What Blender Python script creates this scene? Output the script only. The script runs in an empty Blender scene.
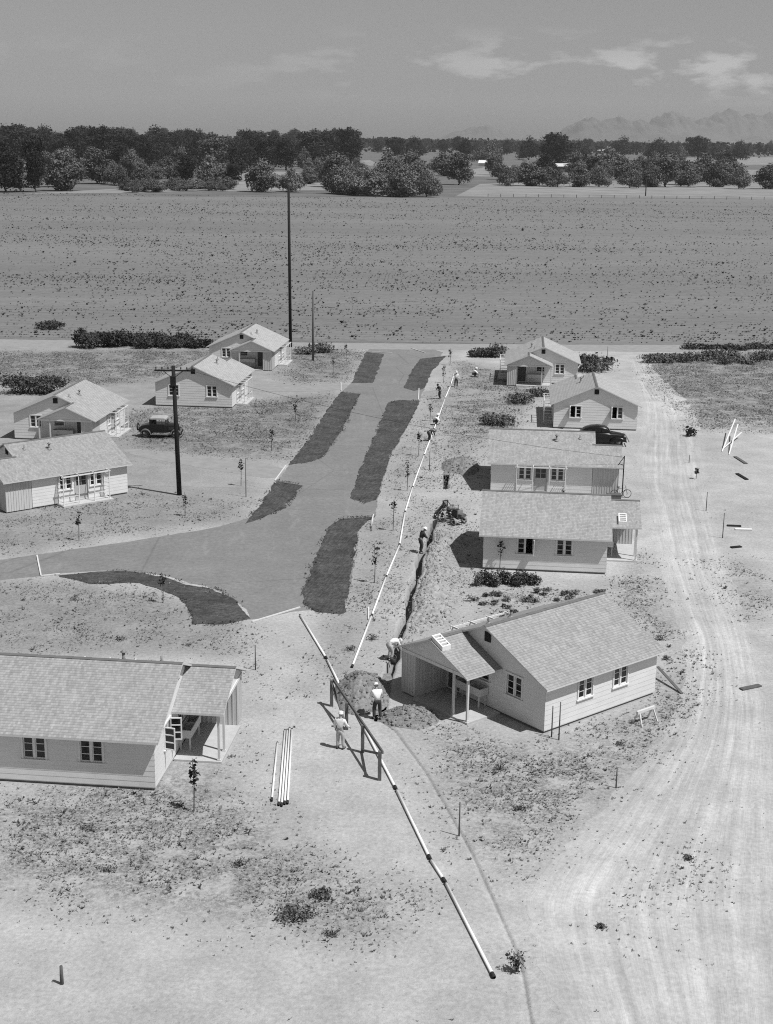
import bpy, bmesh, math, random
import numpy as np
from mathutils import Vector, Matrix, geometry, noise as mnoise
random.seed(7); RNG = np.random.default_rng(11)
PI = math.pi; R = math.radians
scn = bpy.context.scene
C = scn.collection

# ------------------------------------------------------------------ camera
F_PX, CAM_H, CX, CY, HY, ROLL = 1385.05, 27.0, 386.5, 512.0, 137.33, 0.013476
pit = math.atan((CY-HY)/F_PX); sp, cp = math.sin(pit), math.cos(pit); cr, sr = math.cos(ROLL), math.sin(ROLL)
def at(u, v, z=0.0):
    a0 = (u-CX)/F_PX; b0 = (v-CY)/F_PX
    a = a0*cr+b0*sr; b = -a0*sr+b0*cr
    d = (a, cp-b*sp, -sp-b*cp); t = (z-CAM_H)/d[2]
    return Vector((d[0]*t, d[1]*t, z))
def htop(u, v, vt):
    """height of a vertical thing whose foot is seen at (u,v) and whose top at row vt"""
    p = at(u, v); lo, hi = 0.0, 60.0
    for _ in range(40):
        z = (lo+hi)/2; d = (p.x, p.y, z-CAM_H)
        zf = d[1]*cp-d[2]*sp; up = d[1]*sp+d[2]*cp
        y = CY + (F_PX*d[0]/zf)*sr - F_PX*up/zf*cr
        if y > vt: lo = z
        else: hi = z
    return lo
cam_d = bpy.data.cameras.new('camera'); cam = bpy.data.objects.new('camera', cam_d); C.objects.link(cam)
Fv = Vector((0, cp, -sp)); Xv = Vector((1, 0, 0)); Uv = Vector((0, sp, cp))
xc = cr*Xv+sr*Uv; yc = -sr*Xv+cr*Uv
cam.matrix_world = Matrix(((xc.x, yc.x, -Fv.x, 0), (xc.y, yc.y, -Fv.y, 0), (xc.z, yc.z, -Fv.z, CAM_H), (0, 0, 0, 1)))
cam_d.sensor_fit = 'VERTICAL'; cam_d.sensor_height = 36; cam_d.lens = F_PX/1024*36
cam_d.clip_start = 0.5; cam_d.clip_end = 60000
scn.camera = cam

# ------------------------------------------------------------------ materials (a black and white photograph: all greys)
def mat(name, build, rough=0.85):
    m = bpy.data.materials.new(name); m.use_nodes = True
    nt = m.node_tree; b = nt.nodes['Principled BSDF']
    b.inputs['Roughness'].default_value = rough
    b.inputs['Specular IOR Level'].default_value = 0.25
    build(nt, b); return m
def nd(nt, t, **kw):
    n = nt.nodes.new(t)
    for k, v in kw.items():
        if k in n.inputs: n.inputs[k].default_value = v
        else: setattr(n, k, v)
    return n
def coords(nt, scale=(1, 1, 1), kind='Object'):
    tc = nd(nt, 'ShaderNodeTexCoord'); mp = nd(nt, 'ShaderNodeMapping'); mp.inputs['Scale'].default_value = scale
    nt.links.new(tc.outputs[kind], mp.inputs[0]); return mp.outputs[0]
def noise(nt, vec, scale, detail=4, rough=.6):
    n = nd(nt, 'ShaderNodeTexNoise'); n.inputs['Scale'].default_value = scale; n.inputs['Detail'].default_value = detail
    n.inputs['Roughness'].default_value = rough; nt.links.new(vec, n.inputs['Vector']); return n.outputs['Fac']
def remap(nt, val, a, b, lo, hi):
    n = nd(nt, 'ShaderNodeMapRange'); n.inputs[1].default_value = a; n.inputs[2].default_value = b
    n.inputs[3].default_value = lo; n.inputs[4].default_value = hi; nt.links.new(val, n.inputs[0]); return n.outputs[0]
def mth(nt, op, a, b):
    n = nd(nt, 'ShaderNodeMath', operation=op)
    for i, q in enumerate((a, b)):
        if isinstance(q, (int, float)): n.inputs[i].default_value = q
        else: nt.links.new(q, n.inputs[i])
    return n.outputs[0]
def bump(nt, b, h, strength=.4, dist=.02):
    n = nd(nt, 'ShaderNodeBump'); n.inputs['Strength'].default_value = strength; n.inputs['Distance'].default_value = dist
    nt.links.new(h, n.inputs['Height']); nt.links.new(n.outputs[0], b.inputs['Normal'])
def grey(nt, b, val):
    n = nd(nt, 'ShaderNodeCombineColor')
    for i in range(3): nt.links.new(val, n.inputs[i])
    nt.links.new(n.outputs[0], b.inputs['Base Color'])
def M_plain(name, v, var=.15, scale=3.0, rough=.8, objvar=0.0, bmp=0.0):
    def f(nt, b):
        vec = coords(nt); k = remap(nt, noise(nt, vec, scale, 5), .25, .75, v*(1-var), v*(1+var))
        if objvar:
            oi = nd(nt, 'ShaderNodeObjectInfo'); k = mth(nt, 'MULTIPLY', k, remap(nt, oi.outputs['Random'], 0, 1, 1-objvar, 1+objvar))
        grey(nt, b, k)
        if bmp: bump(nt, b, noise(nt, vec, scale*4, 4), bmp, .03)
    return mat(name, f, rough)
def f_soil(nt, b):
    vec = coords(nt)
    big = remap(nt, noise(nt, vec, .06, 3), .3, .7, .86, 1.12)
    mid = remap(nt, noise(nt, vec, .45, 6, .65), .3, .7, .84, 1.14)
    fine = remap(nt, noise(nt, vec, 5.0, 5, .75), .28, .72, .74, 1.22)
    a = nd(nt, 'ShaderNodeAttribute', attribute_name='weed'); d = nd(nt, 'ShaderNodeAttribute', attribute_name='dull')
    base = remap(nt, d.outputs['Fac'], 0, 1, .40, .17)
    k = mth(nt, 'MULTIPLY', mth(nt, 'MULTIPLY', base, big), mth(nt, 'MULTIPLY', mid, fine))
    # weedy patches: litter and low dry growth, darker and blotchy
    spots = remap(nt, noise(nt, vec, .9, 6, .75), .42, .53, .0, 1)
    tiny = remap(nt, noise(nt, vec, 6, 6, .9), .455, .525, .0, 1)
    w = mth(nt, 'MULTIPLY', a.outputs['Fac'], mth(nt, 'ADD', mth(nt, 'MULTIPLY', mth(nt, 'MULTIPLY', spots, tiny), .75), mth(nt, 'MULTIPLY', spots, .25)))
    k = mth(nt, 'MULTIPLY', k, remap(nt, w, 0, 1, 1, .42))
    # pebbles and clods lying about
    peb = remap(nt, noise(nt, vec, 3.6, 3, .5), .66, .72, 1, .72); k = mth(nt, 'MULTIPLY', k, peb)
    grey(nt, b, k); bump(nt, b, noise(nt, vec, 3.2, 7, .75), .7, .09)
M_soil = mat('dry soil', f_soil, .95)
def f_road(nt, b):
    vec = coords(nt)
    k = mth(nt, 'MULTIPLY', remap(nt, noise(nt, vec, .12, 4), .3, .7, .175, .205), remap(nt, noise(nt, vec, 3.2, 6, .9), .36, .64, .80, 1.22))
    # fine cracks and patched seams
    vo = nd(nt, 'ShaderNodeTexVoronoi', feature='DISTANCE_TO_EDGE'); vo.inputs['Scale'].default_value = .07
    mp = nd(nt, 'ShaderNodeMix', data_type='VECTOR') if False else None
    nt.links.new(vec, vo.inputs['Vector'])
    k = mth(nt, 'MULTIPLY', k, remap(nt, vo.outputs['Distance'], 0, .006, .8, 1))
    k = mth(nt, 'MULTIPLY', k, remap(nt, noise(nt, vec, .5, 6, .75), .3, .7, .90, 1.10)); k = mth(nt, 'MULTIPLY', k, remap(nt, noise(nt, coords(nt, (1, .25, 1)), .55, 5, .7), .58, .70, 1, 1.2))
    grey(nt, b, k); bump(nt, b, noise(nt, vec, 25, 3), .4, .02)
M_road = mat('worn asphalt', f_road, .9)
def f_bed(nt, b):
    vec = coords(nt)
    tc = coords(nt, (4.5, .35, 1), 'UV')
    k = mth(nt, 'MULTIPLY', remap(nt, noise(nt, tc, 2.2, 4), .3, .7, .044, .088), remap(nt, noise(nt, vec, 3, 6, .85), .34, .66, .5, 1.6))
    k = mth(nt, 'MULTIPLY', k, remap(nt, noise(nt, vec, .6, 4, .7), .36, .64, .74, 1.32))
    grey(nt, b, k); bump(nt, b, noise(nt, vec, 5, 6, .7), 1.0, .12)
M_bed = mat('dark tilled bed', f_bed, .95)
def f_track(nt, b):
    vec = coords(nt); uv = coords(nt, (2.2, .06, 1), 'UV'); uv2 = coords(nt, (.55, .02, 1), 'UV')
    big = remap(nt, noise(nt, vec, .06, 3), .3, .7, .86, 1.12); mid = remap(nt, noise(nt, vec, .45, 6, .65), .3, .7, .84, 1.14); fine = remap(nt, noise(nt, vec, 5.0, 5, .75), .28, .72, .78, 1.2)
    k = mth(nt, 'MULTIPLY', mth(nt, 'MULTIPLY', .40, big), mth(nt, 'MULTIPLY', mid, fine))
    rut = mth(nt, 'MULTIPLY', remap(nt, noise(nt, uv, 2.0, 6, .65), .3, .7, .90, 1.22), remap(nt, noise(nt, uv2, 1.6, 3), .35, .65, .93, 1.08))
    su = nd(nt, 'ShaderNodeSeparateXYZ'); nt.links.new(coords(nt, (1, 1, 1), 'UV'), su.inputs[0])
    wob = mth(nt, 'MULTIPLY', mth(nt, 'SUBTRACT', noise(nt, coords(nt, (.02, .035, 1), 'UV'), 2.0, 3), .5), 1.6); lat = mth(nt, 'ADD', su.outputs[0], wob)
    for c_, a_ in ((1.6, 1.13), (1.9, .92), (2.8, 1.10), (3.7, 1.11), (4.0, .93), (4.8, 1.10)):
        rut = mth(nt, 'MULTIPLY', rut, remap(nt, mth(nt, 'ABSOLUTE', mth(nt, 'SUBTRACT', lat, c_), 0.0), 0, .2, a_, 1))   # wheel marks pressed by passing cars
    f = nd(nt, 'ShaderNodeAttribute', attribute_name='worn'); mixn = mth(nt, 'ADD', mth(nt, 'MULTIPLY', mth(nt, 'SUBTRACT', rut, 1.0), f.outputs['Fac']), 1.0)
    k = mth(nt, 'MULTIPLY', k, mixn); k = mth(nt, 'MULTIPLY', k, remap(nt, noise(nt, vec, 3.6, 3, .5), .68, .73, 1, .78))
    grey(nt, b, k); bump(nt, b, noise(nt, uv, 5, 6, .7), .5, .07)
M_track = mat('dusty track', f_track, .95)
M_drive = M_plain('grey dust of the driveways', .27, .16, 1.2, .95, bmp=.3)
def f_field(nt, b):
    vec = coords(nt); st = coords(nt, (.02, .5, 1))
    k = mth(nt, 'MULTIPLY', remap(nt, noise(nt, st, 1.2, 6, .7), .3, .7, .148, .19), remap(nt, noise(nt, vec, .9, 6, .75), .3, .7, .82, 1.2))
    k = mth(nt, 'MULTIPLY', k, remap(nt, noise(nt, coords(nt, (.2, 1, 1)), .02, 5, .65), .35, .65, .91, 1.10))
    k = mth(nt, 'MULTIPLY', k, remap(nt, noise(nt, coords(nt, (.35, 1, 1)), .55, 5, .8), .56, .64, 1, .72))
    grey(nt, b, k); bump(nt, b, noise(nt, vec, 1.1, 5), .4, .15)
M_field = mat('field soil', f_field, .95)
M_pasture = M_plain('pale pasture', .23, .3, .05, .95)
def f_shingle(nt, b):
    uv = coords(nt, (1, 1, 1), 'UV'); RH = .15
    br = nd(nt, 'ShaderNodeTexBrick'); br.offset = .37; br.squash = 1
    br.inputs['Color1'].default_value = (.335, .335, .335, 1); br.inputs['Color2'].default_value = (.245, .245, .245, 1); br.inputs['Mortar'].default_value = (.23, .23, .23, 1)
    br.inputs['Scale'].default_value = 1; br.inputs['Brick Width'].default_value = .11; br.inputs['Row Height'].default_value = RH
    br.inputs['Mortar Size'].default_value = .004; br.inputs['Mortar Smooth'].default_value = .3; br.inputs['Bias'].default_value = -.1
    nt.links.new(uv, br.inputs['Vector'])
    sep = nd(nt, 'ShaderNodeSeparateColor'); nt.links.new(br.outputs['Color'], sep.inputs[0])
    vec = coords(nt); oi = nd(nt, 'ShaderNodeObjectInfo')
    su = nd(nt, 'ShaderNodeSeparateXYZ'); nt.links.new(uv, su.inputs[0])
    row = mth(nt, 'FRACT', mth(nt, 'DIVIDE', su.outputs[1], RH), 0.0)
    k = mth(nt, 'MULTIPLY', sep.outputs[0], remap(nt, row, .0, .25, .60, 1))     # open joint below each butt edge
    k = mth(nt, 'MULTIPLY', k, remap(nt, noise(nt, vec, 1.3, 5, .7), .3, .7, .9, 1.1))
    streak = coords(nt, (4, .5, 1), 'UV')
    k = mth(nt, 'MULTIPLY', k, remap(nt, noise(nt, streak, 1.5, 5), .3, .7, .88, 1.12))
    k = mth(nt, 'MULTIPLY', k, mth(nt, 'MULTIPLY', oi.outputs['Alpha'], 1.0))
    grey(nt, b, k); bump(nt, b, row, -.6, .012)
M_shingle = mat('weathered wood shingle', f_shingle, .9)
def f_siding(nt, b):
    vec = coords(nt); st = coords(nt, (.7, .7, 9))
    k = mth(nt, 'MULTIPLY', remap(nt, noise(nt, st, 2.0, 4), .3, .7, .64, .72), remap(nt, noise(nt, vec, 1.0, 4), .3, .7, .95, 1.05))
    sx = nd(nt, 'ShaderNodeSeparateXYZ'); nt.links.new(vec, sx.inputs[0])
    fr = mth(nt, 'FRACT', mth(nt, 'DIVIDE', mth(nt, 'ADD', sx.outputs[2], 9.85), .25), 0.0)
    k = mth(nt, 'MULTIPLY', k, remap(nt, fr, .0, .08, .80, 1))          # dark lap joints, with the underlap shade painted into the colour
    grey(nt, b, k)
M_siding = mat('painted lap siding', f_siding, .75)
def f_board(nt, b):
    vec = coords(nt, (6, 6, .5))
    k = remap(nt, noise(nt, vec, 1.6, 5), .3, .7, .46, .58); grey(nt, b, k)
M_board = mat('vertical boards', f_board, .8)
M_white = M_plain('white paint', .72, .06, 4, .6)
M_trim = M_plain('pale trim', .56, .08, 4, .7)
M_vent = M_plain('louvre shade', .03, .2, 5, .9)
M_glass = mat('window glass', lambda nt, b: (b.inputs['Base Color'].__setattr__('default_value', (.012, .012, .012, 1)), b.inputs['Specular IOR Level'].__setattr__('default_value', .5)), .06)
M_found = M_plain('concrete base', .16, .2, 4, .9)
M_slab = M_plain('concrete slab', .46, .1, 3, .9, bmp=.1)
M_tin = M_plain('galvanised tin', .22, .1, 8, .45)
M_door = M_plain('door paint', .42, .06, 4, .6)
M_darkwood = M_plain('creosoted pole', .016, .3, 6, .85)
M_greywood = M_plain('weathered grey wood', .11, .25, 6, .9)
M_stake = M_plain('bare stake', .10, .3, 8, .9)
M_lumber = M_plain('fresh lumber', .60, .1, 6, .75)
M_pipe = M_plain('whitewashed pipe', .78, .05, 3, .5)
M_joint = M_plain('tarred joint', .03, .3, 9, .8)
M_spoil = M_plain('dug clay', .215, .45, 5, .98, bmp=1.0)
M_bank = M_plain('dry dug soil', .31, .3, 3, .98, bmp=1.0)
M_pit = M_plain('damp trench soil', .10, .3, 2.0, .98, bmp=.9)
M_skin = M_plain('skin', .30, .08, 8, .6)
M_shirt = M_plain('white shirt', .74, .08, 8, .9, bmp=.2)
M_dungaree = M_plain('faded overalls', .42, .12, 8, .9, bmp=.2)
M_darkcloth = M_plain('dark work cloth', .045, .2, 8, .9, bmp=.2)
M_straw = M_plain('straw hat', .72, .08, 12, .8)
M_leather = M_plain('boot leather', .03, .2, 8, .6)
M_black = M_plain('black car paint', .012, .1, 4, .22)
M_dusty = M_plain('dusty fender', .12, .3, 5, .5)
M_canvas = M_plain('pale canvas top', .36, .1, 6, .85)
M_rubber = M_plain('tyre rubber', .03, .2, 8, .8)
M_rim = M_plain('wheel spoke paint', .22, .2, 8, .6)
M_iron = M_plain('oily iron', .035, .4, 5, .55)
M_steel = M_plain('worn steel', .24, .3, 5, .5)
def M_leaf(name, lo, hi, objvar=.25):
    def f(nt, b):
        vec = coords(nt); at_ = nd(nt, 'ShaderNodeAttribute', attribute_name='tone')
        k = remap(nt, at_.outputs['Fac'], 0, 1, lo, hi)
        oi = nd(nt, 'ShaderNodeObjectInfo'); k = mth(nt, 'MULTIPLY', k, remap(nt, oi.outputs['Random'], 0, 1, 1-objvar, 1+objvar))
        grey(nt, b, k)
    return mat(name, f, .75)
M_leafdark = M_leaf('dark foliage', .008, .034)
M_leafmid = M_leaf('mid foliage', .06, .19)
M_leafpale = M_leaf('pale willow foliage', .08, .22)
M_weed = M_leaf('dry weeds', .11, .30, 0)
M_greenweed = M_leaf('green weeds', .06, .17, 0)
M_crop = M_leaf('young crop', .035, .09, 0)
M_crop2 = M_leaf('bean row foliage', .03, .10)
M_bark = M_plain('bark', .06, .3, 4, .9)
M_hill = M_plain('bare hills', .10, .3, .004, 1)

# ------------------------------------------------------------------ mesh helpers
class MB:
    def __init__(s): s.v, s.f, s.uv, s.mi = [], [], {}, []
    def quad(s, pts, uv=None, mi=0):
        n = len(s.v); s.v += [tuple(p) for p in pts]; s.f.append(tuple(range(n, n+len(pts)))); s.mi.append(mi)
        if uv: s.uv[len(s.f)-1] = uv
    def box(s, a, b, mi=0):
        x0, y0, z0 = a; x1, y1, z1 = b
        s.hexa([(x0,y0,z0),(x1,y0,z0),(x1,y1,z0),(x0,y1,z0)], [(x0,y0,z1),(x1,y0,z1),(x1,y1,z1),(x0,y1,z1)], mi)
    def hexa(s, lo, hi, mi=0):
        n = len(s.v); k = len(lo); s.v += [tuple(p) for p in lo]+[tuple(p) for p in hi]
        fs = [tuple(range(n+k-1, n-1, -1)), tuple(range(n+k, n+2*k))]+[(n+i, n+(i+1)%k, n+k+(i+1)%k, n+k+i) for i in range(k)]
        s.f += fs; s.mi += [mi]*len(fs)
    def bar(s, p, q, w, h=None, mi=0, up=(0, 0, 1)):
        """square bar from p to q"""
        h = h or w; p, q = Vector(p), Vector(q); d = (q-p).normalized(); u = Vector(up)
        if abs(d.dot(u)) > .98: u = Vector((1, 0, 0))
        a = d.cross(u).normalized()*w/2; b = a.cross(d).normalized()*h/2
        s.hexa([p-a-b, p+a-b, p+a+b, p-a+b], [q-a-b, q+a-b, q+a+b, q-a+b], mi)
    def tube(s, pts, rad, n=8, mi=0, caps=True):
        pts = [Vector(p) for p in pts]
        rad = [rad]*len(pts) if isinstance(rad, (int, float)) else rad
        base = len(s.v); ref = None
        for i, p in enumerate(pts):
            d = (pts[min(i+1, len(pts)-1)]-pts[max(i-1, 0)]).normalized()
            u = Vector((0, 0, 1)) if abs(d.z) < .9 else Vector((1, 0, 0))
            if ref is not None: u = ref
            a = (u-d*u.dot(d)).normalized(); ref = a; b = d.cross(a)
            for k in range(n):
                t = 2*PI*k/n; s.v.append(tuple(p+(a*math.cos(t)+b*math.sin(t))*rad[i]))
        for i in range(len(pts)-1):
            for k in range(n):
                s.f.append((base+i*n+k, base+i*n+(k+1)%n, base+(i+1)*n+(k+1)%n, base+(i+1)*n+k)); s.mi.append(mi)
        if caps:
            s.f.append(tuple(base+k for k in range(n-1, -1, -1))); s.mi.append(mi)
            e = base+(len(pts)-1)*n; s.f.append(tuple(e+k for k in range(n))); s.mi.append(mi)
    def lathe(s, prof, center=(0, 0, 0), n=16, axis='z', mi=0):
        base = len(s.v); c = Vector(center)
        for (r, h) in prof:
            for k in range(n):
                t = 2*PI*k/n; a, b = r*math.cos(t), r*math.sin(t)
                s.v.append(tuple(c+Vector({'z': (a, b, h), 'y': (a, h, b), 'x': (h, a, b)}[axis])))
        for i in range(len(prof)-1):
            for k in range(n):
                s.f.append((base+i*n+k, base+i*n+(k+1)%n, base+(i+1)*n+(k+1)%n, base+(i+1)*n+k)); s.mi.append(mi)
    def torus(s, c, R0, r0, axis='y', n=20, m=8, mi=0):
        s.lathe([(R0+r0*math.cos(2*PI*j/m), r0*math.sin(2*PI*j/m)) for j in range(m+1)], c, n, axis, mi)
    def loft(s, rings, mi=0, cap=True):
        n = len(rings[0]); base = len(s.v)
        for r in rings: s.v += [tuple(p) for p in r]
        for i in range(len(rings)-1):
            for k in range(n):
                s.f.append((base+i*n+k, base+i*n+(k+1)%n, base+(i+1)*n+(k+1)%n, base+(i+1)*n+k)); s.mi.append(mi)
        if cap:
            s.f.append(tuple(base+k for k in range(n-1, -1, -1))); s.mi.append(mi)
            e = base+(len(rings)-1)*n; s.f.append(tuple(e+k for k in range(n))); s.mi.append(mi)
    def mesh(s, name, mats, m=1, smooth=False):
        me = bpy.data.meshes.new(name)
        vs = s.v if m == 1 else [(x, -y, z) for x, y, z in s.v]
        me.from_pydata(vs, [], s.f)
        for q in (mats if isinstance(mats, (list, tuple)) else [mats]): me.materials.append(q)
        me.polygons.foreach_set('material_index', s.mi)
        if s.uv:
            ul = me.uv_layers.new(name='UVMap')
            for fi, uvs in s.uv.items():
                p = me.polygons[fi]
                for k, li in enumerate(p.loop_indices): ul.data[li].uv = uvs[k]
        bm = bmesh.new(); bm.from_mesh(me); bmesh.ops.recalc_face_normals(bm, faces=bm.faces); bm.to_mesh(me); bm.free()
        if smooth: me.shade_smooth()
        me.update(); return me
    def obj(s, name, mats, parent=None, m=1, smooth=False):
        return link(name, s.mesh(name, mats, m, smooth), parent)
def link(name, me, parent=None):
    o = bpy.data.objects.new(name, me); C.objects.link(o); o.parent = parent; return o
def tag(o, label=None, cat=None, group=None, kind=None):
    if label: o['label'] = label
    if cat: o['category'] = cat
    if group: o['group'] = group
    if kind: o['kind'] = kind
    return o
def thing(name, loc=(0, 0, 0), rz=0.0, label=None, cat=None, group=None, scale=1.0):
    o = bpy.data.objects.new(name, None); C.objects.link(o); o.empty_display_size = .3
    o.location = loc; o.rotation_euler = (0, 0, rz); o.scale = (scale,)*3 if isinstance(scale, (int, float)) else scale
    return tag(o, label, cat, group)
KIDS = {}
def kids(o): return [c for c in scn.objects if c.parent == o]
def copy_tree(o, parent=None):
    c = o.copy(); C.objects.link(c); c.parent = parent
    for ch in kids(o): copy_tree(ch, c)
    return c
def mesh_np(name, V, Fq, mats, tone=None, smooth=False):
    """V (n,3), Fq (m,k) -> mesh with optional per vertex 'tone'"""
    me = bpy.data.meshes.new(name); n, m, k = len(V), len(Fq), Fq.shape[1]
    me.vertices.add(n); me.vertices.foreach_set('co', np.asarray(V, np.float32).ravel())
    me.loops.add(m*k); me.loops.foreach_set('vertex_index', np.asarray(Fq, np.int32).ravel())
    me.polygons.add(m); me.polygons.foreach_set('loop_start', np.arange(0, m*k, k, dtype=np.int32)); me.polygons.foreach_set('loop_total', np.full(m, k, np.int32))
    me.update(calc_edges=True)
    for q in (mats if isinstance(mats, (list, tuple)) else [mats]): me.materials.append(q)
    for nm, arr in (tone or {}).items():
        a = me.attributes.new(nm, 'FLOAT', 'POINT'); a.data.foreach_set('value', np.asarray(arr, np.float32))
    if smooth: me.shade_smooth()
    return me
def poly_np(pix): return np.array([at(u, v).xy[:] for u, v in pix])
def inside(P, poly):
    x, y = P[:, 0], P[:, 1]; r = np.zeros(len(P), bool); j = len(poly)-1
    for i in range(len(poly)):
        xi, yi = poly[i]; xj, yj = poly[j]
        c = ((yi > y) != (yj > y)) & (x < (xj-xi)*(y-yi)/((yj-yi) or 1e-9)+xi); r ^= c; j = i
    return r
def edge_dist(P, poly):
    d = np.full(len(P), 1e9); A = poly; B = np.roll(poly, -1, 0)
    for a, b in zip(A, B):
        ab = b-a; t = np.clip(((P-a)@ab)/max(ab@ab, 1e-9), 0, 1); q = a+t[:, None]*ab; d = np.minimum(d, np.hypot(*(P-q).T))
    return d
def soft(P, poly, w):
    """1 well inside, 0 well outside, w metres of transition"""
    r = np.zeros(len(P)); lo, hi = poly.min(0)-w, poly.max(0)+w
    k = ((P >= lo) & (P <= hi)).all(1)
    if k.any():
        Q = P[k]; d = edge_dist(Q, poly); s = np.where(inside(Q, poly), d, -d); r[k] = np.clip(.5+s/(2*w), 0, 1)
    return r

# ------------------------------------------------------------------ the ground
TR = [at(*q) for q in ((520, 962), (470, 851), (425, 772), (393, 729), (377.5, 720), (386, 685), (399, 638), (410, 598), (421, 556), (434, 523), (440, 505), (444, 488), (448, 470), (452, 440), (458, 380))]
TRy = np.array([p.y for p in TR]); TRx = np.array([p.x for p in TR])
TRy = np.concatenate([[-100], TRy, [260, 30000]]); TRx = np.concatenate([[TRx[0]+.6], TRx, [TRx[-1], TRx[-1]]])
yA0, yA1 = at(378, 722).y, at(437, 520).y; yB0, yB1 = at(443, 489).y, at(448.5, 470).y
def xt(y):
    yy = np.asarray(y, float); w = np.clip((yy-yA0-.5)/4, 0, 1)*np.clip((130-yy)/5, 0, 1)
    return np.interp(yy, TRy, TRx)+w*(.09*np.sin(yy*.83)+.06*np.sin(yy*1.7+1)+.025*np.sin(yy*3.9))
def trench_depth(y):
    ramp = lambda a, b, w: np.clip((y-a)/w, 0, 1)*np.clip((b-y)/w, 0, 1)
    d = 1.3*ramp(yA0, yA1, .5)+.9*ramp(yB0, yB1, .5)
    return np.maximum(d, .06*ramp(30, yA0-.3, .6))
WEEDS = [  # pixel polygon, strength
 ([(-20,800),(35,788),(200,762),(230,770),(245,800),(330,868),(425,900),(365,938),(60,905),(-20,880)], 1.0),
 ([(425,715),(455,730),(545,748),(640,735),(672,690),(690,655),(700,690),(640,770),(560,835),(500,878),(462,832),(432,775)], 1.0),
 ([(478,588),(606,592),(640,555),(655,585),(680,640),(660,645),(606,590),(520,608),(480,622)], .9),
 ([(-60,585),(60,580),(140,586),(185,600),(190,628),(250,630),(240,652),(-60,650)], .6),
 ([(-60,530),(35,505),(130,490),(260,500),(240,520),(35,550),(-60,560)], .5),
 ([(125,410),(200,405),(330,395),(320,425),(290,460),(160,450),(120,440)], 1.0),
 ([(-80,352),(215,350),(205,375),(150,380),(95,385),(30,380),(-80,395)], 1.0),
 ([(280,375),(290,345),(372,352),(350,380),(290,385)], .8),
 ([(642,372),(660,356),(800,350),(830,440),(740,430),(690,430),(668,400)], 1.0),
 ([(440,420),(460,362),(505,372),(550,385),(500,440),(450,445)], .9),
 ([(655,850),(690,835),(715,870),(700,895),(665,890)], .7),
 ([(555,920),(640,905),(660,940),(560,958)], .45),
 ([(345,600),(360,560),(372,520),(398,520),(385,580),(350,680),(300,690),(325,640)], .6),
 ([(385,480),(425,405),(440,390),(425,450),(400,500)], .6),
 ([(640,590),(660,600),(690,660),(670,665)], .7),
 ([(690,560),(743,560),(800,600),(743,620)], .6),
 ([(240,640),(262,640),(250,750),(215,760),(240,690)], .55),
 ([(378,600),(400,540),(418,470),(432,430),(445,440),(436,500),(425,540),(405,600),(392,640),(372,640)], .55),
 ([(440,505),(446,450),(480,440),(488,470),(462,500),(480,530),(470,545),(452,530)], .6),
 ([(500,745),(545,740),(655,700),(668,672),(690,668),(660,730),(560,790)], .8),
 ([(408,640),(430,590),(450,525),(475,560),(470,590),(440,625)], .8),
]
WP = [(poly_np(p), s) for p, s in WEEDS]
DULL = [
 ([(-200,345),(372,346),(350,385),(300,460),(250,520),(35,552),(-200,560)], .50, 2.5),
 ([(-200,582),(60,580),(190,600),(245,622),(240,655),(-200,655)], .38, 1.0),
 ([(450,360),(505,366),(545,384),(500,440),(450,470),(430,430)], .35, 2),
 ([(646,365),(665,352),(1000,340),(1000,430),(743,420),(690,420)], .45, 3),
 ([(372,350),(460,350),(440,420),(400,520),(385,580),(345,690),(320,640),(350,560)], .28, 1.0),
]
DP = [(poly_np(p), s, w) for p, s, w in DULL]
ys = np.concatenate([np.arange(30, 70, .3), np.arange(70, 190, .5), 190*np.power(16000/190, np.linspace(0, 1, 90))])
ys = np.concatenate([[-40, -10, 10, 22], ys])
ys = np.unique(np.concatenate([ys]+[[a-.02, a+.05] for a in (yA0, yA0+.5, yA1, yA1-.5, yB0, yB1)]))
sd = np.concatenate([np.arange(-60, -.5, .5), np.arange(.75, 62, .5), [-.42, -.26, -.21, -.08, -.05, 0, .05, .08, .21, .26, .42]])
far = 62*np.power(9000/62, np.linspace(.02, 1, 36)); sd = np.unique(np.concatenate([sd, far, -far]))
S, Y = np.meshgrid(sd, ys); X = xt(Y)+S
TD = trench_depth(Y); Z = np.where(np.abs(S) <= np.where(TD > .2, .22, .06), -TD, 0.0)
Pg = np.stack([X.ravel(), Y.ravel()], 1)
weed = np.zeros(len(Pg)); dull = np.zeros(len(Pg))
for p, s in WP: weed = np.maximum(weed, s*soft(Pg, p, 1.6))
for p, s, w in DP: dull = np.maximum(dull, s*soft(Pg, p, w))
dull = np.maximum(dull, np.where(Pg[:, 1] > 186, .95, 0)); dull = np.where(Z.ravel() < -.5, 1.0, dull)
weed = np.where(Pg[:, 1] > 186, .6, weed)
ny, nx = X.shape; idx = np.arange(ny*nx).reshape(ny, nx)
quads = np.stack([idx[:-1, :-1], idx[:-1, 1:], idx[1:, 1:], idx[1:, :-1]], -1).reshape(-1, 4)
g_me = mesh_np('ground', np.stack([X.ravel(), Y.ravel(), Z.ravel()], 1), quads, M_soil, {'weed': weed, 'dull': dull})
tag(link('ground', g_me), 'pale dry bare soil of the settlement with a narrow trench cut in it', 'ground', kind='structure')

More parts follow.
